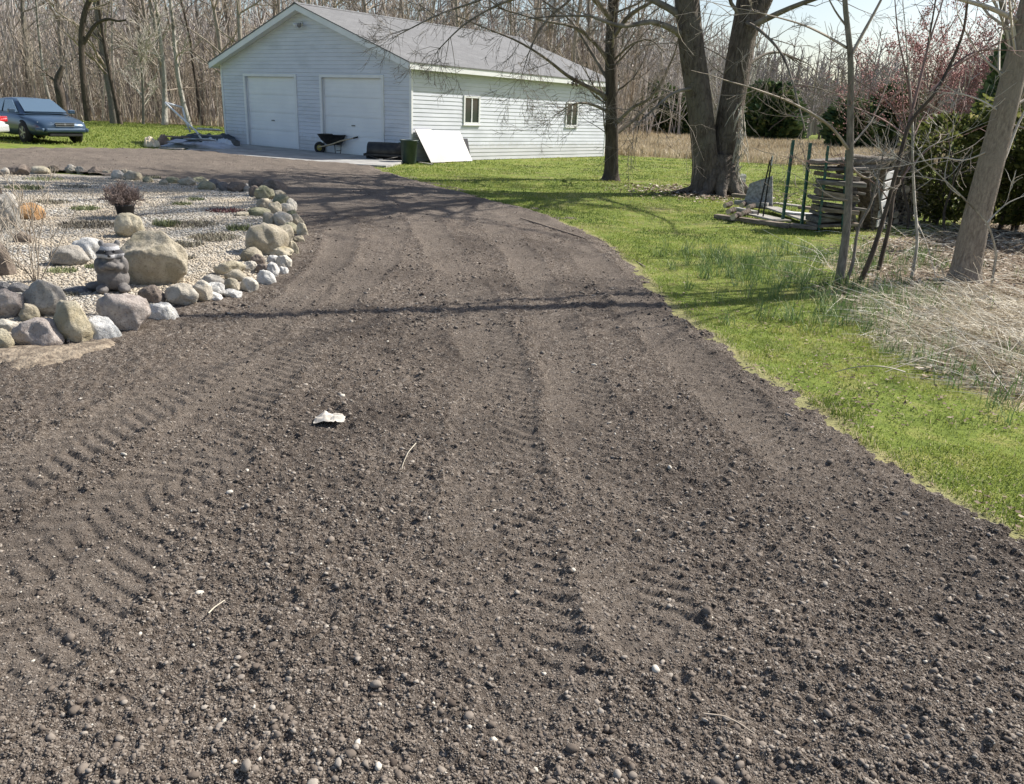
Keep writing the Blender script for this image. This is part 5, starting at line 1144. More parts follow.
# logs on top and to the right
def log(P0, P1, r, label, group='logs of the woodpile', mat=None, seed=0):
    P0 = np.array(P0, float); P1 = np.array(P1, float); rg = np.random.default_rng(seed); n = 7; d = P1-P0
    pts = np.array([P0+d*t_ for t_ in np.linspace(0, 1, n)])+rg.normal(0, r*.12, (n, 3)); e = empty('log', P0, 0, label, 'log', group)
    V, Fq = tubes_np([(pts-P0, r*(1+rg.normal(0, .07, n)))])
    k_ = Fq[:, :2].max() and (len(V)//n)
    caps = [np.arange(k_)[::-1][None], ((n-1)*k_+np.arange(k_))[None]]
    link('bark', np_mesh('bark', V, [Fq], smooth=True), mat or MT['bark_brown'], e)
    link('cut_end', np_mesh('cut_end', V[:k_]-d/np.linalg.norm(d)*.002, [caps[0]]), MT['cut'], e); link('cut_end', np_mesh('cut_end', V[-k_:]+d/np.linalg.norm(d)*.002, [np.arange(k_)[None]]), MT['cut'], e)
    return e
MT['cut'] = M('cut_wood', (.38, .31, .22), (.56, .48, .36), s=12, rough=.85)
tp = AT(850, 163, 13.6)
slabs = [((838, 170), (885, 166), .07, 'wide bark slab lying across the top of the timber stack'), ((842, 163), (893, 160), .06, 'long grey slab, highest on the woodpile'), ((850, 157), (884, 160), .05, 'short pale log on top of the woodpile')]
for k_, (a, b_, r_, lb) in enumerate(slabs): log(AT(*a, 13.6), AT(*b_, 13.8), r_, lb, seed=k_, mat=MT['bark_grey'])
log_sp = [(878, 190, 'upper'), (884, 203, 'middle'), (890, 216, 'lower')]
rg = np.random.default_rng(21)
pile = []
for row in range(8):
    for q in range(3):
        x_ = 886+q*9+rg.uniform(-3, 3); y_ = 226-row*8.5; pile.append((x_, y_))
for k_, (x_, y_) in enumerate(pile):
    a = AT(x_, y_-3, 14.8+rg.uniform(-.1, .1)); a[2] = max(a[2], .06); d = np.array([rg.uniform(-.3, .3), .55, rg.uniform(-.1, .1)])
    log(a, a+d, rg.uniform(.05, .08), 'short rough firewood log in the brushy heap right of the white pallet', group='firewood logs of the heap', seed=100+k_, mat=MT['bark_brown'] if k_ % 2 else MT['bark_grey'])
# brush heap
n = 900; br = []
for _ in range(n):
    a = AT(rg.uniform(872, 915), rg.uniform(152, 226), 14.9+rg.uniform(-.2, .5)); a[2] = max(a[2], .02); d = nrm(rg.normal(0, 1, 3)*[1, .6, .9]); L = rg.uniform(.2, .7); pts = [a]
    for s_ in range(3): d = nrm(d+rg.normal(0, .2, 3)); pts.append(pts[-1]+d*L/3)
    pts = np.array(pts); pts[:, 2] = np.maximum(pts[:, 2], .01); br.append((pts, np.linspace(rg.uniform(.003, .012), .002, 4)))
tag(tube_obj('brush_heap', br, MT['twig']), 'tangled heap of brown sticks right of the timber stack', 'brush', kind='stuff')
# boards lying on the ground
bl = [((716, 216), (790, 226), .16, .07, .04, 'old_wood', 'long dark timber along the front of the flat board pile'),
      ((752, 214), (784, 221), .30, .03, .07, 'weathered', 'wide grey board lying flat at the front of the board pile'),
      ((770, 207), (812, 221), .30, .03, .09, 'weathered', 'wide grey board lying askew before the middle green post'),
      ((784, 212), (818, 215), .18, .03, .13, 'white_wood', 'pale board pointing at the timber stack'),
      ((735, 202), (768, 205), .14, .08, .12, 'weathered', 'squared pale beam at the back of the board pile'),
      ((733, 195), (760, 198), .14, .07, .16, 'old_wood', 'short brown beam nearest the double trunk'),
      ((736, 209), (756, 213), .12, .07, .10, 'weathered', 'short pale beam end left of the rods'),
      ((775, 203), (800, 206), .20, .03, .10, 'weathered', 'grey board behind the leftmost green post'),
      ((800, 207), (817, 209), .18, .05, .16, 'old_wood', 'brown board end touching the timber stack'),
      ((790, 225), (818, 228), .16, .06, .05, 'old_wood', 'dark timber in the shade before the timber stack')]
for (a, b_, w2, h2, z_, mk, lb) in bl: A = G(*a, z_); B = G(*b_, z_); beam('board', A, B, w2, h2, MT[mk], lb, 'board', 'boards lying in the flat pile')
for k_, (x_, y_) in enumerate([(728, 212), (733, 217), (742, 214), (748, 208), (725, 206), (741, 205)]):
    a = G(x_, y_, .10); log(a, a+np.array([.18, .28, .02]), .05, ['short split log at the left end of the board pile', 'short pale log below it at the corner of the board pile', 'short log end facing out between two beams', 'log end just left of the black rods', 'log half hidden near the double trunk', 'log end in the shade of the squared pale beam'][k_], group='split logs by the boards', seed=50+k_)
# triangular sheet
o = MB(); A = AT(745, 192, 16.6); B = AT(775, 196, 16.2); C_ = AT(773, 176, 16.4); Dd = AT(750, 184, 16.7)
P = [Vector(p) for p in (A, B, C_, Dd)]; P[0].z = .02; P[1].z = .02; nn = (P[1]-P[0]).cross(P[3]-P[0]).normalized()*.03; V = P+[p+nn for p in P]; o0 = P[0].copy(); V = [v-o0 for v in V]
o.add(V, [(3, 2, 1, 0), (4, 5, 6, 7), (0, 1, 5, 4), (1, 2, 6, 5), (2, 3, 7, 6), (3, 0, 4, 7)]); tag(o.build('grey_sheet', MT['weathered'], None, o0), 'grey wedge shaped sheet propped up behind the flat board pile', 'sheet')
e = empty('slatted_crate', G(741, 193)+np.array([0, .3, 0]), .2, 'small white slatted crate behind the double trunk', 'crate')
for k_ in range(4): s_ = MB(); s_.box((0, 0, .06+k_*.10), (.34, .02, .06)); s_.build('slat', MT['white_wood'], e)
for x_ in (-.15, .15): s_ = MB(); s_.box((x_, .13, .21), (.03, .24, .42)); s_.build('side', MT['white_wood'], e)
# far little fence posts
for k_, (x_, y_, h_) in enumerate([(800.5, 141, 11), (818, 143, 10), (921, 160, 20), (934, 161, 19), (786, 140, 8)]):
    A = G(x_, y_); hh_ = h_*dep(A)/F; p_ = MB(); p_.box((0, 0, hh_/2), (.12*dep(A)/60+.04, .12*dep(A)/60+.04, hh_), taper=.8); p_.box((0, 0, hh_+.01), (.05*dep(A)/60+.03, .05*dep(A)/60+.03, .03))
    tag(p_.build('field_post', MT['bark_dark'], None, A), ['small dark post at the edge of the dry field above the middle green post', 'small dark post in the field between middle green post and thin sapling', 'dark slanting field post right of the woodpile, left of a pair', 'dark field post right of the woodpile, right of a pair', 'tiny dark field post, leftmost beyond the field'][k_], 'post', 'posts in the field')

# ================================================================== TREES
def tree_obj(name, base, trunk, crown, mt, mc, label, cat='tree', group=None, extra=None):
    e = empty(name, base, 0, label, cat, group); b0 = np.asarray(base, float)
    if trunk: tube_obj('trunk', [(p-b0, r) for p, r in trunk], mt, e)
    if crown: tube_obj('crown', [(p-b0, r) for p, r in crown], mc, e)
    return e
def cont(line, L, d=None, rend=.3, up_=.1, wander=.06, seed=0, n=8):
    """carry a traced line on above the frame"""
    rg = np.random.default_rng(seed); P, r = line; dd = nrm(P[-1]-P[-2]) if d is None else nrm(d); pts = [P[-1]]; 
    for _ in range(n): dd = nrm(dd+rg.normal(0, wander, 3)+np.array([0, 0, up_])); pts.append(pts[-1]+dd*L/n)
    return np.concatenate([P, np.array(pts[1:])]), np.concatenate([r, np.linspace(r[-1], r[-1]*rend, n+1)[1:]])
# --- double trunk maple
Ym = G(712, 194)[1]
base = G(712, 194)
s1 = trace([(704, 198), (706, 170), (704, 140), (699, 98), (692, 50), (687, 0), (683, -40)], Ym, [30, 26, 25, 25, 25, 24, 22], seed=1)
s2 = trace([(722, 198), (724, 170), (727, 140), (733, 98), (741, 50), (748, 10), (752, -30)], Ym+.15, [34, 30, 27, 25, 26, 25, 22], seed=2)
s3 = trace([(742, 48), (752, 24), (765, -2), (785, -50)], Ym+.1, [20, 18, 17, 14], seed=3)
s1 = cont(s1, 6, seed=1); s2 = cont(s2, 6.5, seed=2); s3 = cont(s3, 6, seed=3)
rg = np.random.default_rng(31); out = []
roots = []
for a in np.linspace(0, 6.28, 9)[:-1]:
    q = np.array([base[0]+.12, base[1], 0]); d_ = np.array([math.cos(a), math.sin(a), 0]); L = rg.uniform(.75, 1.2)
    roots.append((np.array([q+d_*.06+[0, 0, .85], q+d_*.26+[0, 0, .30], q+d_*.62*L+[0, 0, .05], q+d_*1.15*L+[0, 0, -.06]]), np.array([.20, .22, .11, .03])))
limbs = [cont(trace([(688, 40), (672, 29), (650, 22), (622, 26), (590, 16)], [Ym, Ym-.2, Ym-.6, Ym-1, Ym-1.5], [9, 6.5, 5, 4, 2.5]), 1.5, d=(-1, -.2, -.1), up_=0),
         cont(trace([(686, 20), (668, 8), (640, -6)], Ym, [9, 7, 5]), 2.5, up_=.02),
         cont(trace([(745, 22), (762, 32), (785, 60), (802, 118)], [Ym, Ym-1, Ym-2.2, Ym-3], [4, 3, 2.4, 1.5]), .3, up_=0),
         cont(trace([(700, 88), (676, 92), (655, 108), (640, 122)], [Ym, Ym-.4, Ym-.8, Ym-1.2], [4, 3, 2.2, 1.5]), .4, up_=0),
         cont(trace([(748, 28), (790, 8), (840, -10)], [Ym, Ym-.8, Ym-2], [7, 5, 4]), 3, up_=.05),
         cont(trace([(735, 80), (752, 62), (775, 52), (800, 60)], [Ym, Ym+.4, Ym+.8, Ym+1], [4, 3, 2.3, 1.4]), .6, up_=-.05)]
for l_ in limbs: sprout(rg, l_, out, 12, 1.6, .013, maxl=3, t0=.2, upt=-.03, kids=5, wander=.2)
for s_ in (s1, s2, s3): sprout(rg, s_, out, 12, 3.4, .05, maxl=3, t0=.55, kids=4, spread=.9); sprout(rg, s_, out, 10, 6.0, .16, maxl=3, t0=.60, kids=7, spread=.95, rmax=.8); sprout(rg, s_, out, 7, 2.6, .016, maxl=3, t0=.30, kids=5, spread=1.1, upt=-.03)
tree_obj('maple_tree', base, [s1, s2, s3]+roots, limbs+[(p, r) for p, r, _ in out], MT['bark_brown'], MT['limb'], 'big old tree with two thick trunks rising from one flared root, right of centre')
# vine/loose bark on right stem
vb = []
for q in range(70):
    y_ = rg.uniform(100, 190); a = AT(739+rg.normal(0, 2.5)+(y_-150)*(-.05), y_, Ym-.25); L = rg.uniform(.2, .6); d = nrm([rg.normal(0, .25), rg.normal(0, .2), -1]); pts = np.array([a+d*L*t_+rg.normal(0, .02, 3) for t_ in (0, .35, .7, 1)]); pts[:, 2] = np.maximum(pts[:, 2], .02); vb.append((pts, np.array([.012, .014, .01, .004])))
o = tube_obj('loose_bark', [(p-base, r) for p, r in vb], MT['twig_pale']); o.parent = [o2 for o2 in COL.objects if o2.name == 'maple_tree'][0]
# --- middle tree
Yt = G(611, 180)[1]; base = G(611, 180)
tr_ = trace([(611, 181), (611.5, 172), (612, 150), (612, 100), (611, 50), (613, 0), (612, -40)], Yt, [22, 15, 13.5, 13, 12, 10, 9], seed=4); tr_ = cont(tr_, 5, seed=4)
limbs = [cont(trace([(608, 98), (590, 88), (568, 76), (545, 58), (517, 41), (480, 26)], [Yt, Yt-.3, Yt-.7, Yt-1.2, Yt-1.7, Yt-2.2], [5, 4, 3.4, 2.6, 2, 1.4]), 1.2, up_=0),
         cont(trace([(614, 126), (632, 108), (652, 96), (672, 60), (678, 40)], [Yt, Yt-.4, Yt-.8, Yt-1, Yt-1.2], [4, 3.2, 2.6, 2, 1.2]), .8),
         cont(trace([(614, 135), (634, 120), (655, 100), (688, 88)], [Yt, Yt+.3, Yt+.6, Yt+.9], [4.5, 3.5, 2.6, 1.6]), .5),
         cont(trace([(608, 80), (590, 50), (570, 20), (545, 2)], [Yt, Yt+.5, Yt+.9, Yt+1.2], [4, 3, 2.4, 1.6]), 1.2),
         cont(trace([(609, 60), (580, 30), (540, 20), (505, 10)], [Yt, Yt-.6, Yt-1.2, Yt-1.7], [4, 3, 2.2, 1.6]), 1.2),
         cont(trace([(612, 40), (630, 15), (655, 0), (670, -15)], [Yt, Yt-.5, Yt-1, Yt-1.2], [5, 4, 3, 2.5]), 2),
         cont(trace([(608, 112), (590, 104), (574, 104), (560, 112)], [Yt, Yt-.5, Yt-.8, Yt-1], [3, 2.4, 1.8, 1.2]), .3, up_=0),
         cont(trace([(612, 20), (590, -5), (560, -25)], [Yt, Yt-1, Yt-2], [6, 5, 4]), 3),
         cont(trace([(575, -22), (540, -8), (500, 4), (465, 24), (440, 48)], [Yt-1.2, Yt-1.8, Yt-2.2, Yt-2.6, Yt-2.8], [3, 2.6, 2.2, 1.6, 1]), .3, up_=-.1),
         cont(trace([(590, -20), (570, 0), (545, 22), (530, 50), (522, 75)], [Yt-1, Yt-1.4, Yt-1.8, Yt-2, Yt-2.2], [3, 2.4, 2, 1.5, .9]), .2, up_=-.1),
         cont(trace([(520, -20), (480, 0), (440, 14), (400, 34)], [Yt-2, Yt-2.6, Yt-3, Yt-3.4], [2.6, 2.2, 1.6, 1]), .3, up_=-.05),
         cont(trace([(614, 60), (632, 44), (650, 40), (662, 50)], [Yt, Yt-.5, Yt-.9, Yt-1.1], [3, 2.2, 1.6, 1]), .3, up_=-.05)]
rg = np.random.default_rng(41); out = []
for l_ in limbs: sprout(rg, l_, out, 13, 1.2, .011, maxl=3, t0=.15, upt=-.03, kids=5, wander=.2)
sprout(rg, tr_, out, 26, 2.4, .03, maxl=3, t0=.24, kids=5, spread=1.0); sprout(rg, tr_, out, 12, 4.5, .09, maxl=3, t0=.60, kids=6, spread=.9, rmax=.8)
tree_obj('shade_tree', base, [tr_], limbs+[(p, r) for p, r, _ in out], MT['bark_dark'], MT['limb'], 'bare dark barked tree standing at the far right corner of the garage')
q = AT(574, 82, Yt-.6); n = 90; o = blades('dead_leaf_cluster', rng.normal(0, .06, (n, 3)), rng.uniform(.06, .14, n), rng.uniform(.02, .05, n), rng.uniform(.5, 2.5, n), rng.uniform(0, .3, n), MT['leaf'], kind=None)
e_ = COL.objects['shade_tree']; o.parent = e_; o.location = q-base
# --- thin sapling in front
def mk(name, pxs, Y, wd, label, limbs_px=(), seed=0, mt='bark_grey', mc='twig', L=2.5, ns=12, Lb=1.2, rb=.012, group=None, t0=.3, kids=3, cat='tree', jit=.05, spl=5, wander=.16, topto=None):
    b = AT(*pxs[0], Y); b[2] = 0
    t_ = trace(pxs, Y, wd, jit, seed); t_[0][0, 2] = -.06
    if topto:
        e0 = t_[0][-1]; ex = np.array(topto); tt = np.linspace(0, len(ex), 12)[1:]; al = np.concatenate([[e0], ex]); ii = np.arange(len(al)); add = np.stack([np.interp(tt, ii, al[:, q]) for q in range(3)], 1)
        t_ = (np.concatenate([t_[0], add]), np.concatenate([t_[1], np.linspace(t_[1][-1], .05, len(add)+1)[1:]]))
    else: t_ = cont(t_, L, seed=seed, wander=.03, up_=.03) if L else t_
    rg = np.random.default_rng(seed+100); out = []; lb = []
    for pl, w2, dy in limbs_px:
        l_ = trace(pl, [Y+dy*k_/(len(pl)-1) for k_ in range(len(pl))], np.linspace(w2, w2*.4, len(pl)), 0, seed); lb.append(cont(l_, .8, up_=.02, seed=seed)); sprout(rg, lb[-1], out, spl, .55, .006, maxl=2, t0=.2, kids=kids, wander=wander, upt=.03)
    sprout(rg, t_, out, ns, Lb, rb, maxl=2, t0=t0, kids=kids, wander=wander)
    return tree_obj(name, b, [t_], lb+[(p, r) for p, r, _ in out], MT[mt], MT[mc], label, cat, group)
Ys = G(840, 284)[1]
mk('sapling', [(839, 284), (846, 235), (850, 180), (850, 120), (849, 60), (844, 0), (841, -60)], Ys, [10, 8, 7.5, 7, 6, 5.2, 4.5], 'tall thin bare sapling with smooth grey bark in front of the timber stack',
   [([(850, 57), (862, 35), (881, 0), (900, -40)], 4, .3), ([(848, 49), (826, 36), (800, 24), (764, 14)], 3.5, -.5), ([(849, 150), (832, 128), (811, 113), (785, 100), (758, 90)], 4, -.6), ([(849, 148), (858, 138), (872, 120), (884, 92)], 3, .5),
    ([(852, 168), (866, 178), (878, 172), (893, 150)], 3, .2), ([(850, 200), (835, 198), (818, 188)], 2, -.2), ([(850, 30), (835, 10), (820, -20)], 3, .2)], seed=7, L=3.2, ns=12, t0=.45, rb=.01)
mk('sapling', [(858, 287), (868, 255), (882, 214), (895, 165), (909, 124), (928, 95), (947, 70), (960, 35), (970, 0), (976, -40)], Ys+.15, [6, 5, 4.2, 4, 4, 3.4, 3, 2.6, 2.2, 1.8], 'slender dark bare tree leaning right with reddish upper twigs, beside the thin grey sapling',
   [([(909, 122), (920, 80), (930, 40), (940, 10)], 3.5, .2), ([(905, 130), (890, 105), (872, 90)], 2.5, .3), ([(930, 92), (965, 60), (1000, 42)], 3, .4), ([(912, 118), (908, 80), (899, 40), (895, 0)], 3, .1), ([(905, 135), (880, 118), (850, 106)], 2.4, -.2), ([(947, 70), (975, 52), (1005, 50)], 2.5, .1)], seed=8, mt='bark_dark', mc='twig_red', L=2.5, ns=16, t0=.45, Lb=.9, rb=.008)
mk('sapling', [(880, 263), (888, 225), (895, 190), (906, 160), (915, 130), (921, 90), (926, 50), (935, 10)], Ys+1.0, [4.5, 4, 3.6, 3.4, 3, 2.5, 2, 1.6], 'short slender dark sapling between two other thin saplings and the woodpile',
   [([(896, 188), (912, 165), (928, 150)], 2.5, .1), ([(892, 205), (880, 188), (870, 180)], 2, 0)], seed=9, mt='bark_dark', mc='twig_red', L=1.5, ns=10, t0=.4, Lb=.8, rb=.007)
mk('sapling', [(912, 276), (915, 240), (913, 200), (911, 160), (913, 120), (908, 70)], Ys+.5, [3.5, 3, 2.8, 2.5, 2.2, 1.5], 'very thin pale stem standing alone left of the leaning trunk', [([(913, 215), (925, 240), (934, 270)], 1.6, -.2), ([(912, 170), (925, 150), (945, 140)], 1.6, 0)], seed=10, mt='bark_pale', mc='twig_pale', L=.8, ns=5, t0=.5, Lb=.5, rb=.004)
mk('sapling', [(846, 283), (853, 262), (860, 230), (872, 205), (880, 175)], Ys-.05, [4, 3.4, 3, 2.4, 1.8], 'thin crooked stem rising beside the foot of the thin grey sapling', [], seed=12, mt='bark_grey', L=.6, ns=4, t0=.4, Lb=.4, rb=.004)
# --- leaning big trunk right
Yl = G(967, 281)[1]
mk('leaning_tree', [(963, 284), (966, 268), (975, 225), (988, 175), (1000, 130), (1010, 90), (1022, 40), (1034, -10), (1042, -50)], Yl, [38, 27, 24.5, 24, 23.5, 23, 22, 20, 18], 'thick smooth trunk rising at the right edge among dead leaves',
   [([(1016, 20), (990, 8), (955, -2), (930, -8)], 6, -.8), ([(1003, 75), (985, 60), (970, 40), (958, 15)], 3, -.3), ([(1005, 110), (1024, 100), (1050, 80)], 4, .2), ([(990, 150), (965, 160), (940, 158), (905, 165)], 2, -.6), ([(1000, 112), (980, 100), (955, 92)], 2.6, -.4), ([(978, 205), (1000, 170), (1020, 120), (1045, 80)], 4, .6)],
   seed=13, mt='bark_smooth', mc='twig_pale', L=5.5, topto=[(5.92, 9.75, 5.0), (5.75, 10.15, 7.0), (5.55, 10.5, 9.0), (5.4, 10.8, 10.5)], ns=26, t0=.40, Lb=2.0, rb=.018, kids=4, jit=0)
mk('bare_tree', [(1040, 245), (1036, 200), (1030, 130), (1010, 60), (995, 0)], 12.5, [9, 8, 7, 6, 5], 'thin bare trunk at the very right edge behind the leaning tree', [([(1030, 130), (1005, 125), (980, 140)], 2.5, -.3)], seed=14, mt='bark_grey', L=2, ns=12, Lb=1.5)
mk('arching_shrub', [(998, 262), (985, 225), (960, 196), (935, 170)], 8.9, [3, 2.6, 2, 1.4], 'thin pale arching stem in front of the leaning trunk', [([(985, 225), (1005, 205), (1024, 196)], 2, 0), ([(960, 196), (945, 180), (950, 150)], 1.6, .2)], seed=15, mt='bark_pale', mc='twig_pale', L=.7, ns=6, t0=.3, Lb=.5, rb=.004, cat='shrub')
# fallen pale stalks near the trunk
for k_, (a, b_, c_) in enumerate([((1010, 395), (960, 340), (925, 300)), ((1024, 340), (960, 352), (885, 372)), ((1020, 330), (985, 300), (942, 272)), ((905, 372), (870, 373), (835, 372))]):
    P = np.array([G(*a, .05), G(*b_, .10), G(*c_, .06)]); o0 = P[0].copy(); tt = np.linspace(0, 2, 9); pts = np.stack([np.interp(tt, [0, 1, 2], P[:, q]) for q in range(3)], 1); pts[:, 2] += np.sin(tt*math.pi/2)*.05
    tag(tube_obj('dry_stalk', [(pts-o0, np.linspace(.006, .003, 9))], MT['twig_pale'], None, o0), ['long dry stalk crossing the straw heap toward the leaning trunk', 'long dry stalk lying almost level across the straw heap', 'dry stalk leaning up at the foot of the leaning trunk', 'pale straight stalk lying on the mown grass left of the straw heap'][k_], 'stalk')

# --- reddish budding trees behind the woodpile
def red_tree(px, py, Y, hpx, wpx, seed, label, nb=9):
    b = G(px, py) if Y is None else AT(px, py, Y); b[2] = 0; s_ = dep(b)/F; Hh = hpx*s_; rg = np.random.default_rng(seed); out = []
    for _ in range(nb):
        a = rg.uniform(0, 6.28); sp_ = rg.uniform(.1, .75)*wpx/hpx; grow(rg, b+np.array([rg.normal(0, .1), rg.normal(0, .1), 0]), (math.cos(a)*sp_, math.sin(a)*sp_, 1), Hh*rg.uniform(.75, 1), .028*Hh/4, 0, 3, out, .08, .12, 6, .55, .5)
    st_, cr = split(out, 1); e = tree_obj('budding_tree', b, st_, cr, MT['bark_grey'], MT['twig_red'], label, 'tree', 'reddish budding trees beyond the woodpile')
    pts = np.concatenate([p[1:] for p, r, l in out if l >= 2]); n = 8500; pts = pts[rg.integers(0, len(pts), n)]+rg.normal(0, .06, (n, 3))
    V0, F0 = np.array([[1, 0, -.5], [-.5, .8, -.5], [-.5, -.8, -.5], [0, 0, 1]])*.027*Hh/5, np.array([[0, 1, 3], [1, 2, 3], [2, 0, 3], [0, 2, 1]])
    V = (V0[None]*rg.uniform(.6, 1.3, (n, 1, 1))+(pts-b)[:, None]).reshape(-1, 3); link('buds', np_mesh('buds', V, [(F0[None]+(np.arange(n)*4)[:, None, None]).reshape(-1, 3)]), MT['bud_red'], e); return e
red_tree(905, 160, 26, 150, 130, 3, 'pinkish red budding tree straight above the woodpile, larger of the pair')
red_tree(972, 170, 24, 125, 110, 4, 'pinkish red budding tree left of the leaning trunk, smaller of the pair')

# --- evergreens
MT['evergreen'] = Mtint('evergreen_needles', [(0, (0.024, 0.049, 0.021)), (.5, (0.068, 0.121, 0.047)), (.85, (0.149, 0.203, 0.072)), (1, (0.243, 0.270, 0.104))], rough=.65, trans=.15)
MT['evergreen_light'] = Mtint('pine_needles', [(0, (.05, .085, .04)), (.5, (.12, .17, .08)), (1, (.26, .31, .16))], rough=.65, trans=.2)
MT['yew'] = Mtint('yew_needles', [(0, (0.039, 0.053, 0.016)), (.5, (0.117, 0.136, 0.034)), (.85, (0.224, 0.233, 0.073)), (1, (0.389, 0.350, 0.156))], rough=.6, trans=.45)
def evergreen(name, base, Hh, Wd, shape, n, size, mat, label, seed, group=None, cat='evergreen', tk='bark_dark', gap=.48, stems=1, low=.05):
    rg = np.random.default_rng(seed); e = empty(name, base, 0, label, cat, group)
    N = n*3; zz = rg.random(N); a = rg.uniform(0, 6.28, N)
    prof = {'round': np.sqrt(np.clip(1-(2*zz-1)**2*.92, 0, 1)), 'cone': (1-zz)**.8*.95+.05, 'egg': np.sqrt(np.clip(1-np.abs(1.55*zz-.6)**2.1, 0, 1))}[shape]
    lob = 1+.62*(fbm(np.cos(a)*1.9+seed+zz*3, np.sin(a)*1.6+zz*4, seed, 3)-.5)*2; rr = prof*Wd/2*lob*(rg.random(N)**.33); z_ = (low+zz*(1-low))*Hh*(1+.10*(lob-1))
    x_ = rr*np.cos(a); y_ = rr*np.sin(a); s_ = 3.5/Wd*1.6
    keep = fbm(x_*s_*1.6+z_*s_+9, y_*s_*1.6+z_*s_*1.3, seed+3, 3) > gap-.08; x_, y_, z_ = x_[keep][:n], y_[keep][:n], z_[keep][:n]; n = len(x_)
    ctr = np.stack([x_, y_, z_], 1); d = nrm_rows(np.stack([x_*1.3, y_*1.3, np.full(n, Wd*.22)], 1)+rg.normal(0, Wd*.16, (n, 3))); sd_ = nrm_rows(np.cross(d, rg.normal(0, 1, (n, 3)))); L = size*rg.uniform(.6, 1.5, n)[:, None]; w2 = L*.26
    V = np.stack([ctr-sd_*w2*.5, ctr+sd_*w2*.5, ctr+d*L*.55+sd_*w2, ctr+d*L*.55-sd_*w2, ctr+d*L], 1).reshape(-1, 3); b = (np.arange(n)*5)[:, None]
    tn = np.clip(.5+rg.normal(0, .22, n)+(fbm(x_*s_*2, y_*s_*2+z_*s_*2, seed+9, 2)-.5)*.8, 0, 1)
    link('crown', np_mesh('crown', V, [b+np.array([[0, 1, 2, 3]]), b+np.array([[3, 2, 4]])], {'tint': np.repeat(tn, 5)}), mat, e)
    tr = []
    for k_ in range(stems):
        a = rg.uniform(0, 6.28); sp_ = 0 if stems == 1 else Wd*.30*rg.random(); q0 = np.array([sp_*math.cos(a), sp_*math.sin(a), -.05]); P = np.array([q0, q0*[1.1, 1.1, 0]+[0, 0, Hh*.3], q0*[1.3, 1.3, 0]+[0, 0, Hh*.6], q0*[1.4, 1.4, 0]+[0, 0, Hh*.86]]); r0 = .03*Hh/(1 if stems == 1 else 2.2); tr.append((P+rg.normal(0, Hh*.01, P.shape), np.array([r0, r0*.7, r0*.45, r0*.1])))
        for _ in range(6): grow(rg, P[1]*rg.uniform(.6, 1.7), nrm([math.cos(a)+rg.normal(0, .8), math.sin(a)+rg.normal(0, .8), .5]), Wd*.38, r0*.4, 2, 2, (tmp := []), .05, .1, 1); tr += [(p, r) for p, r, _ in tmp]
    tube_obj('trunk', tr, MT[tk], e); return e
def nrm_rows(v): return v/(np.linalg.norm(v, axis=1)[:, None]+1e-9)
def ev_px(px, py, Y, wpx, hpx): b = AT(px, py, Y); b[2] = 0; k_ = dep(b)/F; return b, hpx*k_, wpx*k_
b, h_, w_ = ev_px(768, 140, 80, 48, 50); evergreen('juniper_tree', b, h_, w_, 'egg', 6500, .55, MT['evergreen'], 'dark rounded evergreen just right of the double trunk beyond the field', 1)
b, h_, w_ = ev_px(655, 131, 84, 52, 44); evergreen('juniper_tree', b, h_, w_, 'egg', 6500, .55, MT['evergreen'], 'dark evergreen beyond the field right behind the bare dark barked tree', 2)
b, h_, w_ = ev_px(634, 128, 92, 34, 34); evergreen('juniper_tree', b, h_, w_, 'egg', 3500, .55, MT['evergreen'], 'smaller dark evergreen showing between the garage end and the larger evergreen', 5)
b, h_, w_ = ev_px(690, 133, 82, 26, 34); evergreen('juniper_tree', b, h_, w_, 'egg', 3500, .5, MT['evergreen'], 'dark evergreen partly hidden by the left stem of the double trunk', 6)
b, h_, w_ = ev_px(851, 142, 62, 46, 42); evergreen('juniper_tree', b, h_, w_, 'egg', 6000, .5, MT['evergreen'], 'dark evergreen behind the thin grey sapling beyond the field', 3)
b, h_, w_ = ev_px(888, 146, 62, 52, 56); evergreen('juniper_tree', b, h_, w_, 'egg', 6000, .5, MT['evergreen'], 'evergreen behind the red buds, right of the one at the thin sapling', 4)
b, h_, w_ = ev_px(988, 178, 20, 50, 150); evergreen('pine_tree', b, h_, w_, 'cone', 5000, .35, MT['evergreen_light'], 'pale green pine rising behind the twigs left of the leaning trunk', 7, gap=.5)
b, h_, w_ = ev_px(935, 236, 15.2, 96, 100); evergreen('yew_shrub', b, h_, w_, 'round', 5200, .095, MT['yew'], 'dense olive green evergreen shrub right of the woodpile', 8, cat='shrub', stems=9, gap=.54)
b, h_, w_ = ev_px(1000, 240, 14.6, 110, 128); evergreen('yew_shrub', b, h_, w_, 'round', 6500, .095, MT['yew'], 'larger olive green evergreen shrub behind the leaning trunk', 9, cat='shrub', stems=10, gap=.53)
b, h_, w_ = ev_px(1065, 250, 13.6, 110, 150); evergreen('yew_shrub', b, h_, w_, 'round', 6500, .09, MT['yew'], 'dark evergreen shrub cut by the right edge', 10, cat='shrub', stems=6)
b, h_, w_ = ev_px(1020, 215, 24, 110, 70); evergreen('cedar_tree', b, h_, w_, 'egg', 6000, .18, MT['evergreen'], 'dark evergreen mass behind the olive shrubs at the right edge', 11, stems=2)
mk('hedge_stem', [(905, 246), (908, 215), (903, 180), (912, 150)], 14.2, [3, 2.6, 2, 1.4], 'thin dark stem at the left edge of the olive shrub', [], seed=31, mt='bark_dark', L=.6, ns=6, t0=.3, Lb=.6, rb=.005, cat='shrub')
mk('hedge_stem', [(948, 250), (945, 215), (955, 180), (950, 150)], 13.8, [3, 2.6, 2, 1.4], 'thin dark stem in front of the olive shrub', [], seed=32, mt='bark_dark', L=.6, ns=6, t0=.3, Lb=.6, rb=.005, cat='shrub')

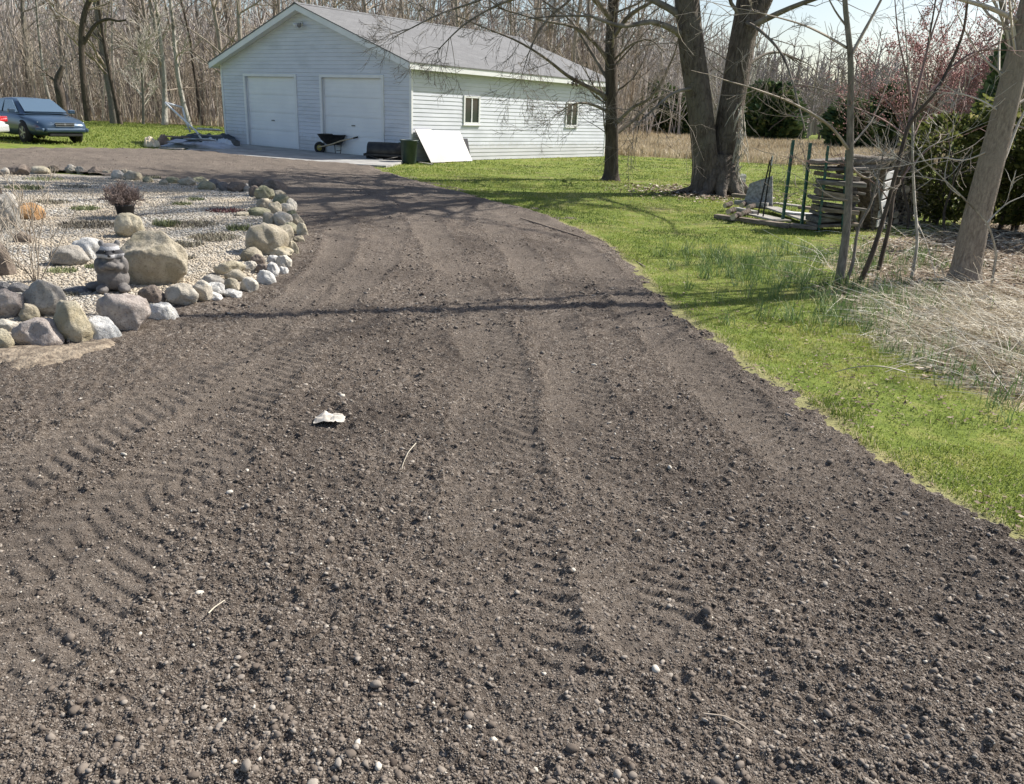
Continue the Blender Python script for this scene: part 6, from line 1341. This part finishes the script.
# ================================================================== WOODS
MT['brush'] = M('brush_stems', (0.337, 0.289, 0.230), (0.612, 0.536, 0.437), s=.6, rough=.9, spec=.2, lo=.3, hi=.7)
MT['far_twigs'] = M('far_twigs', (0.336, 0.299, 0.276), (0.560, 0.517, 0.480), s=.3, rough=.9, spec=.2)
def woods_tree(seed, Hh, r, mt, mc, first=4, kids=8):
    rg = np.random.default_rng(seed); out = []
    n = 9; d = nrm([rg.normal(0, .06), rg.normal(0, .06), 1]); pts = [np.array([0, 0, -.1])]
    for _ in range(n): d = nrm(d+rg.normal(0, .05, 3)+[0, 0, .05]); pts.append(pts[-1]+d*Hh/n)
    tr = (np.array(pts), np.linspace(1, .16, n+1)**.9*r); tr[1][0] *= 1.35
    for _ in range(first+kids*2):
        t_ = rg.uniform(.12, 1)*n; i = min(int(t_), n-1); q = tr[0][i]*(1-t_+i)+tr[0][i+1]*(t_-i); a = rg.uniform(0, 6.28); el = rg.uniform(.25, 1.0)
        grow(rg, q, (math.cos(a)*math.cos(el), math.sin(a)*math.cos(el), math.sin(el)), Hh*rg.uniform(.14, .30)*(1.1-.5*t_/n), tr[1][i]*.42, 1, 3, out, .09, .14, 3.6, .6, .55, nseg=4)
    return tr, [(p, np.maximum(q, .011)) for p, q, _ in out]
protos = []
specs = [(13, .20, 'bark_woods', 'twig', 5, 9), (15, .15, 'bark_woods', 'twig', 5, 8), (11, .11, 'bark_woods', 'twig', 6, 8), (14, .24, 'bark_grey', 'twig', 4, 9), (12, .13, 'bark_pale', 'twig_pale', 5, 7), (9, .08, 'bark_woods', 'twig', 6, 8), (10, .10, 'bark_dark', 'twig_dark', 5, 8)]
for k_, (Hh, r_, mt, mc, f_, kd) in enumerate(specs):
    tr, cr = woods_tree(200+k_, Hh, r_, mt, mc, f_, kd)
    V, Fq = tubes_np([tr]); a_ = np_mesh('woods_trunk', V, [Fq], smooth=True); a_.materials.append(MT[mt]); V, Fq = tubes_np(cr); c_ = np_mesh('woods_crown', V, [Fq], smooth=True); c_.materials.append(MT[mc]); protos.append((a_, c_))
rg = np.random.default_rng(77); WL = ['bare grey brown tree in the leafless woods behind the lawn', 'bare grey brown tree in the leafless woods behind the lawn', 'bare grey brown tree in the leafless woods behind the lawn', 'bare grey brown tree in the leafless woods behind the lawn', 'pale barked tree in the leafless woods', 'bare grey brown tree in the leafless woods behind the lawn', 'dark barked slender tree in the leafless woods']
WG = ['grey brown trees of the woods', 'grey brown trees of the woods', 'grey brown trees of the woods', 'grey brown trees of the woods', 'pale barked trees of the woods', 'grey brown trees of the woods', 'dark barked trees of the woods']
placed = []
def put_tree(k_, x_, y_, sc_=1.0, label=None, rz_=None, lean=0, group=None):
    e = empty('woodland_tree', (x_, y_, 0), 0, label or WL[k_], 'tree', group or (WG[k_] if not label else 'single trees that stand out in the woods')); e.scale = (sc_, sc_, sc_); e.rotation_euler = (lean, 0, rg.uniform(0, 6.28) if rz_ is None else rz_)
    a = bpy.data.objects.new('trunk', protos[k_][0]); b = bpy.data.objects.new('crown', protos[k_][1])
    for o in (a, b): COL.objects.link(o); o.parent = e
tries = 0
while len(placed) < 190 and tries < 8000:
    tries += 1; y_ = 38+rg.random()**1.4*50; x_ = rg.uniform(-60, 16)
    if sdist(WOODS, np.array([x_]), np.array([y_]))[0] < .3 or x_/y_ < -.85: continue
    if any((x_-a)**2+(y_-b)**2 < 1.4 for a, b in placed): continue
    placed.append((x_, y_)); put_tree(rg.choice(7, p=[.16, .2, .2, .10, .09, .15, .10]), x_, y_, rg.uniform(.8, 1.2))
def spot(px, py, Y): p = AT(px, py, Y); return p[0], p[1]
x_, y_ = spot(80, 118, 46); put_tree(3, x_, y_+4, 1.0, 'thick grey tree, stoutest trunk in the woods above the blue sedan')
x_, y_ = spot(164, 120, 51); put_tree(4, x_, y_, 1.15, 'pale barked tree left of its twin in the woods near the garage', 1.0)
x_, y_ = spot(189, 120, 51); put_tree(4, x_, y_, 1.1, 'pale barked tree nearest the left eave of the garage', 3.0)
x_, y_ = spot(240, 118, 51); put_tree(1, x_, y_, 1.15, 'dark straight tree just above the left slope of the garage roof', 2.0)
x_, y_ = spot(120, 120, 49); put_tree(6, x_, y_, 1.2, 'crooked dark tree in the woods between the stout tree and the pale ones', 4.0)
# broken dark trunk
b = AT(63, 118, 44); b[2] = 0; st2 = trace([(63, 121), (63, 108), (61, 92), (58, 80), (62, 66)], 44, [10, 8, 8, 7, 3], .1, 5); tree_obj('broken_trunk', b, [st2], [(p, r) for p, r, _ in grow(np.random.default_rng(4), AT(60, 88, 44), (-.5, 0, .6), 1.6, .07, 1, 2, [], 0, .2)], MT['bark_dark'], MT['twig_dark'], 'dark broken leaning trunk right above the blue sedan roof', 'tree')
# pale sapling before the woods
b = AT(143.5, 124, 47); b[2] = 0; s_ = dep(b)/F; t1 = trace([(143.5, 124), (143, 100), (141, 70), (140, 40)], 47, [3.2, 2.8, 2.2, 1], .05, 6); out = []; sprout(np.random.default_rng(9), t1, out, 26, 1.9, .03, maxl=3, t0=.25, upt=.12, kids=4); tree_obj('small_pale_tree', b, [t1], [(p, np.maximum(r, .012)) for p, r, _ in out], MT['bark_grey'], MT['twig_pale'], 'small rounded pale twigged tree standing in front of the woods left of the pipe frame')
# big bent limb
l_ = trace([(83, 45), (95, 25), (108, 19), (118, 21), (126, 20)], 45.5, [4, 3.4, 3, 2.4, 1.6], 0, 2)
b = AT(88, 120, 45.5); b[2] = 0; t1 = trace([(88, 121), (84, 80), (82, 40), (86, 10), (96, -10)], 45.5, [6, 5.5, 5.5, 5, 4], .05, 8); out = []; sprout(np.random.default_rng(19), t1, out, 12, 2.2, .05, maxl=3, t0=.4); tree_obj('gnarled_tree', b, [cont(t1, 4, seed=3), l_], [(p, np.maximum(r, .012)) for p, r, _ in out], MT['bark_dark'], MT['twig'], 'gnarled dark tree with one bent limb reaching right')
# brush: mass of thin stems
def brush(name, n, poly, x0, x1, y0, y1, hr, wr, seed, mat, label, twigs=4, pw=1.0, edge=None):
    rg = np.random.default_rng(seed); br = []; cnt = 0
    while cnt < n:
        x_ = rg.uniform(x0, x1, 4000); y_ = y0+(y1-y0)*rg.random(4000)**pw; kp = (sdist(poly, x_, y_) > 0) & (x_/y_ > -.9)
        for a, b in zip(x_[kp], y_[kp]):
            if cnt >= n: break
            cnt += 1; Hh = rg.uniform(*hr); w0 = wr*(.4+rg.random()**2*1.6)*(y_0 if (y_0 := max(.6, b/55)) else 1); l_ = rg.normal(0, .13, 2); P = np.array([[a, b, 0], [a+l_[0]*Hh*.3, b+l_[1]*Hh*.3, Hh*.35], [a+l_[0]*Hh*.7+rg.normal(0, .12), b+l_[1]*Hh*.6, Hh*.7], [a+l_[0]*Hh*1.2+rg.normal(0, .3), b+l_[1]*Hh, Hh]])
            br.append((P, w0*np.array([1, .85, .6, .25])))
            for _ in range(twigs):
                t_ = rg.uniform(.25, 2.8); i = int(t_); q = P[i]+(P[i+1]-P[i])*(t_-i); d_ = nrm([rg.normal(), rg.normal()*.6, rg.uniform(.3, 1.6)]); L = Hh*rg.uniform(.12, .35); br.append((np.array([q, q+d_*L*.5, q+d_*L+[0, 0, L*.15]]), w0*np.array([.45, .35, .2])))
    V, Fq = [], []
    return tag(tube_obj(name, br, mat), label, 'brush', kind='stuff')
brush('woodland_brush', 3600, WOODS, -62, 14, 38, 75, (2.0, 6.5), .022, 1, MT['brush'], 'dense tan brown brush of thin stems filling the lower part of the woods', 5, 1.3)
brush('deep_woods', 3000, [(-95, 45), (-40, 50), (10, 72), (26, 96), (30, 130), (-95, 130)], -95, 32, 50, 125, (6.5, 12), .055, 2, MT['far_twigs'], 'far mass of bare grey trunks closing the view deep in the woods', 7, 1.1)
# far woods at right, beyond the field
FARR = [(14, 92), (40, 100), (75, 92), (130, 75), (190, 110), (150, 190), (10, 190)]
def far_crowns(name, n, poly, x0, x1, y0, y1, hr, seed, mat, label):
    rg = np.random.default_rng(seed); br = []; cnt = 0
    while cnt < n:
        a, b = rg.uniform(x0, x1), rg.uniform(y0, y1)
        if sdist(poly, np.array([a]), np.array([b]))[0] < 0: continue
        cnt += 1; Hh = rg.uniform(*hr); k_ = b/100; P = np.array([[a, b, 0], [a+rg.normal(0, .3), b, Hh*.5], [a+rg.normal(0, .6), b, Hh]]); br.append((P, np.array([.16, .10, .03])*k_*rg.uniform(.6, 1.3)))
        for _ in range(26):
            t_ = rg.uniform(.15, 1); q = P[0]+(P[2]-P[0])*t_; an = rg.uniform(0, 6.28); el = rg.uniform(.3, 1.3); L = Hh*.42*(1.15-t_)*rg.uniform(.5, 1.1)+.6; d_ = np.array([math.cos(an)*math.cos(el), math.sin(an)*math.cos(el), math.sin(el)]); br.append((np.array([q, q+d_*L*.5, q+d_*L+rg.normal(0, .2, 3)]), np.array([.045, .035, .015])*k_))
    return tag(tube_obj(name, br, mat), label, 'woods', kind='stuff')
far_crowns('far_treeline', 900, FARR, 10, 190, 75, 190, (8, 13), 5, M('hazy_twigs', (.22, .185, .18), (.36, .32, .31), s=.2, rough=.95, spec=.1), 'distant bare grey treeline beyond the dry field')
# the rising hill far behind the woods closes the gaps low down
hv = []; hx = np.linspace(-420, 520, 80)
for k_, x_ in enumerate(hx):
    for q, (dy, z_) in enumerate(((0, -.5), (50, 4.5), (140, 9), (300, 9), (420, -2))): hv.append((x_, 215+dy+.0*x_, z_*(.75+.5*vn(np.array([x_*.012]), np.array([q*.7]), 44)[0]) if q else z_))
me = np_mesh('far_hill', hv, [np.array([[k_*5+q, (k_+1)*5+q, (k_+1)*5+q+1, k_*5+q+1] for k_ in range(79) for q in range(4)])], smooth=True)
tag(link('far_hill', me, M('far_hill', (.15, .13, .115), (.26, .23, .21), s=.15, rough=1, spec=.05, bmp=.4, bs=.5)), kind='structure')
